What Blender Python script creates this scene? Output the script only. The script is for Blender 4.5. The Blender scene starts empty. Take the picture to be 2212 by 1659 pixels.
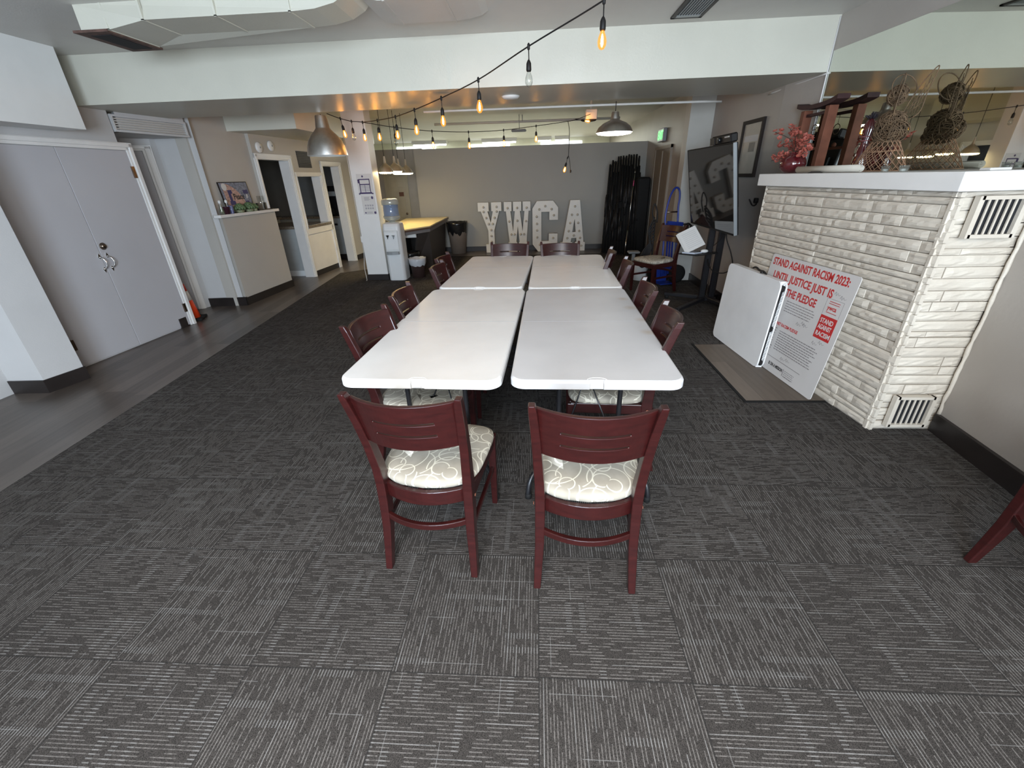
import bpy, bmesh, math, random
from mathutils import Vector, Matrix
random.seed(7)
sc = bpy.context.scene
C = bpy.context.scene.collection
PI = math.pi
EXPOSURE, WL, WR = 0.25, 290.0, 120.0
# ------------------------------------------------------------------ camera
cam = bpy.data.objects.new('camera', bpy.data.cameras.new('camera'))
C.objects.link(cam)
cam.data.sensor_fit = 'HORIZONTAL'; cam.data.sensor_width = 36.0
cam.data.lens = 917.656 / 2212 * 36.0
cam.data.clip_start = 0.02; cam.data.clip_end = 100
_r = Vector((0.99810569, 0.05443444, -0.02866924)); _u = Vector((0.0018722, 0.43890527, 0.89853139)); _f = Vector((-0.06149413, 0.89688297, -0.43797193))
_m = Matrix((_r, _u, -_f)).transposed().to_4x4(); _m.translation = (0, 0, 1.526)
cam.matrix_world = _m
sc.camera = cam
# ------------------------------------------------------------------ colour management, world, daylight
sc.view_settings.view_transform = 'Standard'; sc.view_settings.look = 'None'
sc.view_settings.exposure = EXPOSURE; sc.view_settings.gamma = 1.0; sc.view_settings.use_curve_mapping = False
w = bpy.data.worlds.new('world'); sc.world = w; w.use_nodes = True
w.node_tree.nodes['Background'].inputs[0].default_value = (0.62, 0.74, 0.95, 1)
w.node_tree.nodes['Background'].inputs[1].default_value = 0.6
def area(name, loc, target, sx, sy, power, col):
    l = bpy.data.lights.new(name, 'AREA'); l.shape = 'RECTANGLE'; l.size = sx; l.size_y = sy; l.energy = power; l.color = col
    o = bpy.data.objects.new(name, l); C.objects.link(o); o.location = loc
    o.rotation_euler = (Vector(target) - Vector(loc)).to_track_quat('-Z', 'Y').to_euler(); return o
# daylight through the two windows in the wall behind the camera
area('window_daylight', (-0.45, -2.45, 1.55), (-1.6, 4, 0.6), 1.5, 1.6, WL, (0.70, 0.84, 1.0))
area('window_daylight', (1.45, -2.45, 1.55), (-0.2, 4, 0.8), 1.5, 1.6, WR, (0.86, 0.94, 1.0))
area('added_warm_fill', (-0.3, -0.7, 2.55), (-0.3, -0.7, 0), 1.2, 1.2, 75.0, (1.0, 0.85, 0.68))  # unseen warm fill light, added to brighten floor, tables and stone front
# ------------------------------------------------------------------ materials
def srgb(r, g, b):
    f = lambda c: (c/255/12.92 if c/255 <= 0.04045 else ((c/255+0.055)/1.055)**2.4)
    return (f(r), f(g), f(b))
class NT:
    def __init__(s, name):
        s.m = bpy.data.materials.new(name); s.m.use_nodes = True; s.t = s.m.node_tree
        s.b = s.t.nodes['Principled BSDF']; s.out = s.t.nodes['Material Output']
    def n(s, typ, **kw):
        x = s.t.nodes.new(typ)
        for k, v in kw.items(): setattr(x, k, v)
        return x
    def l(s, a, b): s.t.links.new(a, b)
    def put(s, sock, v):
        if hasattr(v, 'is_output'): s.l(v, sock)
        else: sock.default_value = v
    def math(s, op, a, b=None, c=None):
        x = s.n('ShaderNodeMath', operation=op); s.put(x.inputs[0], a)
        if b is not None: s.put(x.inputs[1], b)
        if c is not None: s.put(x.inputs[2], c)
        return x.outputs[0]
    def mix(s, f, a, b, typ='MIX'):
        x = s.n('ShaderNodeMix', data_type='RGBA', blend_type=typ); s.put(x.inputs[0], f)
        for i, v in ((6, a), (7, b)):
            if isinstance(v, (tuple, list)): v = (*v[:3], 1)
            s.put(x.inputs[i], v)
        return x.outputs[2]
    def coord(s, kind='Object', scale=(1, 1, 1)):
        c = s.n('ShaderNodeTexCoord'); mp = s.n('ShaderNodeMapping'); mp.inputs['Scale'].default_value = scale
        s.l(c.outputs[kind], mp.inputs['Vector']); return mp.outputs['Vector']
    def noise(s, vec, scale, detail=3, rough=0.5):
        x = s.n('ShaderNodeTexNoise'); s.put(x.inputs['Vector'], vec); x.inputs['Scale'].default_value = scale
        x.inputs['Detail'].default_value = detail; x.inputs['Roughness'].default_value = rough; return x.outputs['Fac']
    def ramp(s, f, stops):
        x = s.n('ShaderNodeValToRGB'); s.put(x.inputs[0], f); e = x.color_ramp.elements
        while len(e) < len(stops): e.new(0.5)
        for i, (p, c) in enumerate(stops): e[i].position = p; e[i].color = (*c[:3], 1)
        return x.outputs[0]
    def bump(s, h, strength, dist):
        x = s.n('ShaderNodeBump'); x.inputs['Strength'].default_value = strength; x.inputs['Distance'].default_value = dist
        s.put(x.inputs['Height'], h); s.l(x.outputs[0], s.b.inputs['Normal']); return x
    def base(s, c): s.put(s.b.inputs['Base Color'], (*c[:3], 1) if isinstance(c, (tuple, list)) else c)
    def rough(s, v): s.put(s.b.inputs['Roughness'], v)
def plain(name, col, rough=0.6, metal=0.0, var=0.06, scale=6.0, bump=0.0, bscale=60.0, spec=0.5, coat=0.0):
    t = NT(name); v = t.coord()
    f = t.noise(v, scale, 4)
    a = tuple(c*(1-var) for c in col); b = tuple(min(1, c*(1+var)) for c in col)
    t.base(t.ramp(f, [(0.3, a), (0.7, b)])); t.rough(rough); t.b.inputs['Metallic'].default_value = metal
    t.b.inputs['Specular IOR Level'].default_value = spec
    if coat: t.b.inputs['Coat Weight'].default_value = coat
    if bump: t.bump(t.noise(v, bscale, 3), bump, 0.004)
    return t.m
def emis(name, col, strength):
    t = NT(name); t.base((0.8, 0.8, 0.8)); t.b.inputs['Emission Color'].default_value = (*col, 1); t.b.inputs['Emission Strength'].default_value = strength; return t.m
M = {}
M['pillar'] = plain('pillar_paint', (0.44, 0.425, 0.385), 0.55, var=0.03)
M['wall'] = plain('grey_wall_paint', (0.50, 0.495, 0.49), 0.55, var=0.04, scale=2.0, bump=0.15, bscale=90)
M['wall_warm'] = plain('warm_grey_wall_paint', (0.46, 0.435, 0.395), 0.6, var=0.04, scale=1.6, bump=0.2, bscale=70)
M['partition'] = plain('partition_paint', (0.30, 0.285, 0.25), 0.55, var=0.03, scale=1.5, bump=0.1)
M['beam'] = plain('cream_white_paint', (0.56, 0.545, 0.465), 0.36, var=0.03, scale=2.5, bump=0.15, bscale=70)
M['ceiling'] = plain('ceiling_paint', (0.60, 0.58, 0.545), 0.5, var=0.04, scale=2.5, bump=0.2, bscale=80)
M['door'] = plain('grey_door_paint', (0.46, 0.455, 0.475), 0.45, var=0.04, scale=1.2)
M['trim'] = plain('white_trim_paint', (0.72, 0.71, 0.69), 0.35, var=0.03)
M['base'] = plain('dark_vinyl_base', (0.018, 0.014, 0.013), 0.4, var=0.2)
M['white'] = plain('white_paint', (0.75, 0.75, 0.73), 0.4, var=0.02)
M['cream'] = plain('cream_hall_paint', (0.75, 0.75, 0.6), 0.6, var=0.03)
M['table'] = plain('white_plastic', (0.84, 0.835, 0.825), 0.36, var=0.05, scale=3.5, bump=0.08, bscale=160)
M['black_metal'] = plain('black_metal', (0.012, 0.012, 0.014), 0.35, var=0.2, spec=0.5)
M['black_plastic'] = plain('black_plastic', (0.012, 0.011, 0.011), 0.5, var=0.2, spec=0.3)
M['black_cord'] = plain('black_cord', (0.010, 0.009, 0.009), 0.6, var=0.1, spec=0.3)
M['chrome'] = plain('polished_metal', (0.7, 0.69, 0.67), 0.2, metal=1.0, var=0.05)
M['bronze'] = plain('antique_metal', (0.22, 0.17, 0.13), 0.3, metal=1.0, var=0.2)
M['aluminium'] = plain('brushed_aluminium', (0.76, 0.74, 0.70), 0.36, metal=1.0, var=0.06, scale=30)
M['shade_inner'] = plain('white_enamel', (0.85, 0.83, 0.78), 0.5, var=0.02)
M['dark'] = plain('dark_fill_and_shade', (0.01, 0.01, 0.012), 0.8)  # near-black: painted shade inside vents, plain dark colour on soil and backsplash
M['cooler'] = plain('cooler_plastic', (0.70, 0.72, 0.72), 0.35, var=0.02)
M['grey_plastic'] = plain('grey_plastic', (0.28, 0.30, 0.31), 0.4, var=0.05)
M['bin_tan'] = plain('taupe_bin_plastic', (0.24, 0.19, 0.15), 0.5, var=0.05)
M['bin_brown'] = plain('brown_bin_plastic', (0.045, 0.025, 0.022), 0.5, var=0.1)
M['bag_black'] = plain('black_bag_film', (0.012, 0.012, 0.013), 0.18, var=0.2, bump=0.8, bscale=24)
M['bag_white'] = plain('clear_bag_film', (0.5, 0.52, 0.55), 0.25, var=0.15, bump=0.8, bscale=30)
M['desk_top'] = plain('pale_wood_laminate', (0.74, 0.62, 0.34), 0.3, var=0.06)
M['desk_edge'] = plain('brown_desk_edge', (0.12, 0.07, 0.05), 0.4)
M['desk_grey'] = plain('grey_desk_edge', (0.2, 0.19, 0.19), 0.5)
M['desk_panel'] = plain('dark_desk_panel', (0.05, 0.042, 0.038), 0.5)
M['blue'] = plain('blue_enamel', (0.01, 0.03, 0.22), 0.35, var=0.1)
M['rubber'] = plain('black_rubber', (0.009, 0.009, 0.009), 0.75, spec=0.25)
M['paper'] = plain('white_paper', (0.62, 0.61, 0.59), 0.7, var=0.02)
M['poster'] = plain('poster_board', (0.60, 0.575, 0.555), 0.45, var=0.02)
M['red_ink'] = plain('red_ink', (0.50, 0.03, 0.03), 0.5, var=0.02)
M['grey_ink'] = plain('grey_ink', (0.24, 0.22, 0.22), 0.6)
M['black_ink'] = plain('black_ink', (0.03, 0.03, 0.03), 0.6)
M['purple_ink'] = plain('purple_ink', (0.06, 0.04, 0.12), 0.6)
M['orange'] = plain('orange_cone_plastic', (0.85, 0.07, 0.015), 0.4, var=0.05)
M['red_paint'] = plain('red_extinguisher_paint', (0.35, 0.01, 0.03), 0.3)
M['brown_wood'] = plain('brown_stained_wood', (0.15, 0.055, 0.032), 0.6, spec=0.2, var=0.2, scale=14)
M['purple_wood'] = plain('dark_purple_wood', (0.045, 0.02, 0.02), 0.6, spec=0.2, var=0.2, scale=14)
M['twig'] = plain('dry_twig', (0.12, 0.075, 0.04), 0.8, var=0.35, scale=30)
M['twig_light'] = plain('straw_mesh', (0.27, 0.155, 0.09), 0.7, var=0.3, scale=30)
M['red_glaze'] = plain('dark_red_glaze', (0.075, 0.006, 0.009), 0.08, var=0.15, coat=0.6)
M['petal'] = plain('coral_petals', (0.36, 0.088, 0.062), 0.6, var=0.3, scale=40)
M['stem'] = plain('dark_stem', (0.07, 0.035, 0.025), 0.7)
M['green_leaf'] = plain('succulent_leaf', (0.10, 0.16, 0.07), 0.5, var=0.3, scale=30)
M['frame_black'] = plain('dark_picture_frame', (0.018, 0.012, 0.010), 0.6, spec=0.2)
M['print'] = plain('aged_print', (0.42, 0.38, 0.32), 0.5, var=0.08, scale=8)
M['print_dark'] = plain('print_figure', (0.14, 0.12, 0.10), 0.5, var=0.2, scale=12)
M['granite'] = plain('speckled_granite', (0.16, 0.13, 0.10), 0.2, var=0.8, scale=90)
M['cab'] = plain('kitchen_cabinet', (0.36, 0.38, 0.38), 0.4)
M['kit'] = plain('shaded_kitchen_wall', (0.20, 0.20, 0.195), 0.6)  # colour set dark to carry the shade of the unlit kitchen
M['vent_dark'] = plain('vent_dark', (0.035, 0.03, 0.028), 0.6)
M['rust'] = plain('rusty_vent', (0.10, 0.055, 0.042), 0.7, var=0.4, scale=30)
M['letter'] = plain('marquee_white', (0.70, 0.68, 0.63), 0.5, var=0.03)
M['bulb_off'] = plain('frosted_bulb', (0.55, 0.5, 0.42), 0.2)
M['navy'] = plain('navy_print', (0.02, 0.02, 0.12), 0.5)
M['sky_print'] = plain('slate_print', (0.16, 0.18, 0.24), 0.5, var=0.5, scale=40)
M['rose_print'] = plain('rose_print', (0.42, 0.26, 0.22), 0.5, var=0.5, scale=60)
M['moss'] = plain('moss_print', (0.2, 0.22, 0.13), 0.6, var=0.5, scale=50)
M['door_cream'] = plain('cream_door', (0.34, 0.31, 0.24), 0.5)
M['far_glow'] = emis('fluorescent_tube', (0.95, 1.0, 0.92), 8.0)
M['far_window'] = emis('bright_window', (0.9, 0.98, 1.0), 2.0)
M['filament'] = emis('lit_filament', (1.0, 0.46, 0.09), 260.0)
M['lamp_on'] = emis('lit_lamp', (1.0, 0.78, 0.42), 40.0)
M['lamp_white'] = emis('lit_lamp_white', (1.0, 0.95, 0.85), 7.0)
M['exit_green'] = emis('green_exit_glow', (0.10, 0.9, 0.16), 1.6)
def glassy(name, tint, gloss=0.12, op=0.0, opcol=(1, 1, 1)):
    t = NT(name); t.t.nodes.remove(t.b)
    tr = t.n('ShaderNodeBsdfTransparent'); tr.inputs[0].default_value = (*tint, 1)
    gl = t.n('ShaderNodeBsdfGlossy'); gl.inputs['Roughness'].default_value = 0.05
    lw = t.n('ShaderNodeLayerWeight'); lw.inputs[0].default_value = 0.35
    mx = t.n('ShaderNodeMixShader'); f = t.math('MULTIPLY_ADD', lw.outputs['Facing'], 0.5, gloss*0.5)
    t.l(f, mx.inputs[0]); t.l(tr.outputs[0], mx.inputs[1]); t.l(gl.outputs[0], mx.inputs[2]); last = mx.outputs[0]
    if op:
        d = t.n('ShaderNodeBsdfDiffuse'); d.inputs[0].default_value = (*opcol, 1)
        m2 = t.n('ShaderNodeMixShader'); m2.inputs[0].default_value = op
        t.l(last, m2.inputs[1]); t.l(d.outputs[0], m2.inputs[2]); last = m2.outputs[0]
    t.l(last, t.out.inputs['Surface']); return t.m
M['bulb_glass'] = glassy('clear_bulb_glass', (1.0, 0.93, 0.80))
def lit_glass():
    t = NT('glowing_amber_glass'); t.t.nodes.remove(t.b)
    tr = t.n('ShaderNodeBsdfTransparent'); tr.inputs[0].default_value = (1.0, 0.86, 0.62, 1)
    em = t.n('ShaderNodeEmission'); em.inputs[0].default_value = (1.0, 0.40, 0.055, 1); em.inputs[1].default_value = 1.5
    mx = t.n('ShaderNodeMixShader'); mx.inputs[0].default_value = 0.38; t.l(tr.outputs[0], mx.inputs[1]); t.l(em.outputs[0], mx.inputs[2])
    gl = t.n('ShaderNodeBsdfGlossy'); gl.inputs['Roughness'].default_value = 0.05; m2 = t.n('ShaderNodeMixShader'); m2.inputs[0].default_value = 0.06
    t.l(mx.outputs[0], m2.inputs[1]); t.l(gl.outputs[0], m2.inputs[2]); t.l(m2.outputs[0], t.out.inputs['Surface']); return t.m
M['bulb_glass'] = lit_glass()
M['clear_glass'] = glassy('clear_glass', (0.92, 0.94, 0.93), 0.15)
M['water'] = glassy('blue_water_bottle', (0.55, 0.66, 0.82), 0.15, 0.30, (0.45, 0.55, 0.75))
M['bottle'] = glassy('clear_bottle', (0.8, 0.83, 0.82), 0.15, 0.35, (0.62, 0.64, 0.6))
def mirror_mat():
    t = NT('mirror_glass'); t.base((0.66, 0.68, 0.63)); t.b.inputs['Metallic'].default_value = 1.0; t.rough(0.012); return t.m
M['mirror'] = mirror_mat()
def screen_mat():
    t = NT('tv_screen'); t.base((0.012, 0.012, 0.013)); t.rough(0.04); t.b.inputs['Specular IOR Level'].default_value = 0.7; return t.m
M['screen'] = screen_mat()
def chair_wood():
    t = NT('mahogany_stain'); v = t.coord(scale=(3, 3, 14))
    f = t.noise(v, 4, 5, 0.6)
    t.base(t.ramp(f, [(0.25, (0.018, 0.0029, 0.0029)), (0.75, (0.038, 0.0058, 0.0052))])); t.rough(0.32)
    t.b.inputs['Coat Weight'].default_value = 0.25; t.b.inputs['Coat Roughness'].default_value = 0.22
    t.bump(f, 0.08, 0.002); return t.m
M['chair'] = chair_wood()
def swirl():
    t = NT('swirl_fabric'); v = t.coord(scale=(1, 1, 0.0)); tot = None
    for sc_, off, r0, r1 in ((5.0, 0.0, 0.34, 0.30), (7.0, 3.7, 0.34, 0.25), (11.0, 9.1, 0.30, 0.12)):
        a = t.n('ShaderNodeVectorMath', operation='ADD'); t.l(v, a.inputs[0]); a.inputs[1].default_value = (off, off*0.7, 0)
        vo = t.n('ShaderNodeTexVoronoi'); vo.voronoi_dimensions = '2D'; t.l(a.outputs[0], vo.inputs['Vector']); vo.inputs['Scale'].default_value = sc_; vo.inputs['Randomness'].default_value = 0.85
        sep = t.n('ShaderNodeSeparateColor'); t.l(vo.outputs['Color'], sep.inputs[0])
        r = t.math('MULTIPLY_ADD', sep.outputs[0], r1, r0)
        d = t.math('ABSOLUTE', t.math('SUBTRACT', vo.outputs['Distance'], r))
        k = t.math('LESS_THAN', d, 0.0024*sc_)
        tot = k if tot is None else t.math('MAXIMUM', tot, k)
    n = t.noise(v, 9, 3)
    gr = t.ramp(n, [(0.35, (0.29, 0.26, 0.21)), (0.7, (0.38, 0.345, 0.285))])
    t.base(t.mix(tot, gr, (0.60, 0.56, 0.46))); t.rough(0.8)
    t.bump(t.noise(t.coord(), 500, 2), 0.15, 0.001); return t.m
M['fabric'] = swirl()
def carpet():
    t = NT('woven_carpet_tiles'); T = 0.5084; ox, oy = 0.001, 0.857
    c = t.n('ShaderNodeTexCoord'); s = t.n('ShaderNodeSeparateXYZ'); t.l(c.outputs['Object'], s.inputs[0])
    x = t.math('DIVIDE', t.math('SUBTRACT', s.outputs[0], ox), T); y = t.math('DIVIDE', t.math('SUBTRACT', s.outputs[1], oy), T)
    ix = t.math('FLOOR', x); iy = t.math('FLOOR', y)
    par = t.math('MODULO', t.math('ABSOLUTE', t.math('ADD', ix, iy)), 2.0)      # quarter-turned tiles
    def sel(a, b): return t.math('ADD', t.math('MULTIPLY', a, t.math('SUBTRACT', 1.0, par)), t.math('MULTIPLY', b, par))
    u = sel(s.outputs[0], s.outputs[1]); v = sel(s.outputs[1], s.outputs[0])
    tile = t.n('ShaderNodeCombineXYZ'); t.l(ix, tile.inputs[0]); t.l(iy, tile.inputs[1])
    wn = t.n('ShaderNodeTexWhiteNoise'); wn.noise_dimensions = '2D'; t.l(tile.outputs[0], wn.inputs['Vector'])
    def dashes(u, v, pitch, length, width, thr):
        row = t.math('FLOOR', t.math('DIVIDE', v, pitch))
        wr = t.n('ShaderNodeTexWhiteNoise'); wr.noise_dimensions = '1D'; t.l(row, wr.inputs['W'])
        ul = t.math('ADD', t.math('DIVIDE', u, length), t.math('MULTIPLY', wr.outputs['Value'], 17.0))
        seg = t.n('ShaderNodeCombineXYZ'); t.l(t.math('FLOOR', ul), seg.inputs[0]); t.l(row, seg.inputs[1]); t.l(t.math('MULTIPLY', wn.outputs['Value'], 91.0), seg.inputs[2])
        ws = t.n('ShaderNodeTexWhiteNoise'); ws.noise_dimensions = '3D'; t.l(seg.outputs[0], ws.inputs['Vector'])
        on = t.math('GREATER_THAN', ws.outputs['Value'], thr)
        fr = t.math('FRACT', t.math('DIVIDE', v, pitch))
        line = t.math('LESS_THAN', t.math('ABSOLUTE', t.math('SUBTRACT', fr, 0.5)), width)
        return t.math('MULTIPLY', on, line)
    nz = t.noise(c.outputs['Object'], 420, 2); nb = t.noise(c.outputs['Object'], 1.3, 2); nd = t.noise(c.outputs['Object'], 110, 3, 0.7)
    d1 = dashes(u, v, 0.0106, 0.040, 0.15, 0.30)
    d2 = dashes(u, v, 0.0318, 0.15, 0.045, 0.78)
    d3 = dashes(v, u, 0.085, 0.11, 0.014, 0.80)
    cbl = t.n('ShaderNodeCombineXYZ'); t.l(t.math('FLOOR', t.math('DIVIDE', u, 0.052)), cbl.inputs[0]); t.l(t.math('FLOOR', t.math('DIVIDE', v, 0.127)), cbl.inputs[1]); t.l(t.math('MULTIPLY', wn.outputs['Value'], 57.0), cbl.inputs[2])
    wb = t.n('ShaderNodeTexWhiteNoise'); wb.noise_dimensions = '3D'; t.l(cbl.outputs[0], wb.inputs['Vector'])
    comb = t.math('MULTIPLY', t.math('GREATER_THAN', wb.outputs['Value'], 0.78), t.math('LESS_THAN', t.math('FRACT', t.math('DIVIDE', u, 0.052)), 0.42))
    fl = t.math('LESS_THAN', t.math('ABSOLUTE', t.math('SUBTRACT', t.math('FRACT', t.math('DIVIDE', v, 0.0106)), 0.5)), 0.17)
    comb = t.math('MULTIPLY', comb, fl)
    base = t.ramp(nz, [(0.32, (0.0128, 0.0112, 0.0102)), (0.70, (0.068, 0.0605, 0.0555))])
    br = t.math('MULTIPLY_ADD', wn.outputs['Value'], 0.45, 0.72)
    col = t.mix(t.math('MULTIPLY', t.math('MULTIPLY', d1, br), t.math('MULTIPLY_ADD', nd, 3.0, -0.85)), base, (0.155, 0.143, 0.134))
    col = t.mix(t.math('MULTIPLY', comb, t.math('MULTIPLY_ADD', nz, 0.8, 0.15)), col, (0.20, 0.195, 0.19))
    col = t.mix(t.math('MULTIPLY', d2, t.math('MULTIPLY_ADD', nz, 0.7, 0.1)), col, (0.25, 0.245, 0.24))
    col = t.mix(t.math('MULTIPLY', d3, t.math('MULTIPLY_ADD', nz, 0.6, 0.1)), col, (0.24, 0.235, 0.23))
    col = t.mix(1.0, col, t.ramp(nb, [(0.3, (0.86, 0.86, 0.86)), (0.7, (1.0, 1.0, 1.0))]), 'MULTIPLY')
    fx = t.math('ABSOLUTE', t.math('SUBTRACT', t.math('FRACT', x), 0.5)); fy = t.math('ABSOLUTE', t.math('SUBTRACT', t.math('FRACT', y), 0.5))
    seam = t.math('GREATER_THAN', t.math('MAXIMUM', fx, fy), 0.4955)
    col = t.mix(t.math('MULTIPLY', seam, 0.55), col, (0.012, 0.012, 0.012))
    t.base(col); t.rough(0.9); t.b.inputs['Specular IOR Level'].default_value = 0.15
    t.bump(t.math('ADD', nz, d1), 0.35, 0.002); return t.m
M['carpet'] = carpet()
def planks(name, c0, c1, rough, rot=0.0):
    t = NT(name); c = t.n('ShaderNodeTexCoord'); mp = t.n('ShaderNodeMapping'); mp.inputs['Rotation'].default_value = (0, 0, rot)
    t.l(c.outputs['Object'], mp.inputs[0]); s = t.n('ShaderNodeSeparateXYZ'); t.l(mp.outputs[0], s.inputs[0])
    W_, L_ = 0.15, 1.2
    row = t.math('FLOOR', t.math('DIVIDE', s.outputs[0], W_))
    wr = t.n('ShaderNodeTexWhiteNoise'); wr.noise_dimensions = '1D'; t.l(row, wr.inputs['W'])
    yy = t.math('ADD', t.math('DIVIDE', s.outputs[1], L_), t.math('MULTIPLY', wr.outputs['Value'], 7.3))
    cb = t.n('ShaderNodeCombineXYZ'); t.l(row, cb.inputs[0]); t.l(t.math('FLOOR', yy), cb.inputs[1])
    wp = t.n('ShaderNodeTexWhiteNoise'); wp.noise_dimensions = '2D'; t.l(cb.outputs[0], wp.inputs['Vector'])
    st = t.n('ShaderNodeMapping'); st.inputs['Scale'].default_value = (22, 1.6, 1); t.l(mp.outputs[0], st.inputs[0])
    g = t.noise(st.outputs[0], 1.6, 5, 0.6)
    f = t.math('ADD', t.math('MULTIPLY', wp.outputs['Value'], 0.45), t.math('MULTIPLY', g, 0.6))
    col = t.ramp(f, [(0.2, c0), (0.8, c1)])
    fx = t.math('ABSOLUTE', t.math('SUBTRACT', t.math('FRACT', t.math('DIVIDE', s.outputs[0], W_)), 0.5))
    fy = t.math('ABSOLUTE', t.math('SUBTRACT', t.math('FRACT', yy), 0.5))
    seam = t.math('MAXIMUM', t.math('GREATER_THAN', fx, 0.492), t.math('GREATER_THAN', fy, 0.4985))
    t.base(t.mix(t.math('MULTIPLY', seam, 0.6), col, (0.01, 0.01, 0.01))); t.rough(rough)
    t.bump(g, 0.06, 0.002); return t.m
M['wood'] = planks('grey_vinyl_planks', (0.050, 0.040, 0.034), (0.135, 0.112, 0.096), 0.33, math.radians(-6))
M['hearth'] = planks('hearth_planks', (0.085, 0.066, 0.050), (0.17, 0.135, 0.105), 0.5)
def stone():
    t = NT('painted_split_stone'); v = t.coord()
    mp = t.n('ShaderNodeMapping'); mp.inputs['Scale'].default_value = (22, 22, 90); t.l(v, mp.inputs[0])
    n = t.noise(mp.outputs[0], 1.0, 5, 0.62); n2 = t.noise(v, 5, 3)
    t.base(t.ramp(n2, [(0.35, (0.57, 0.51, 0.43)), (0.7, (0.64, 0.585, 0.50))])); t.rough(0.45)
    t.bump(n, 0.35, 0.008); return t.m
M['stone'] = stone()
def blockwall():
    t = NT('painted_block_wall'); v = t.coord(); n = t.noise(v, 30, 4); n2 = t.noise(v, 1.5, 2)
    s = t.n('ShaderNodeSeparateXYZ'); t.l(v, s.inputs[0])
    fz = t.math('ABSOLUTE', t.math('SUBTRACT', t.math('FRACT', t.math('DIVIDE', t.math('SUBTRACT', s.outputs[2], 0.15), 0.4)), 0.5))
    g = t.math('GREATER_THAN', fz, 0.494)
    t.base(t.ramp(n2, [(0.3, (0.36, 0.325, 0.29)), (0.7, (0.40, 0.365, 0.33))])); t.rough(0.5)
    t.bump(t.math('SUBTRACT', n, t.math('MULTIPLY', g, 1.2)), 0.25, 0.004); return t.m
M['block'] = blockwall()
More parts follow.
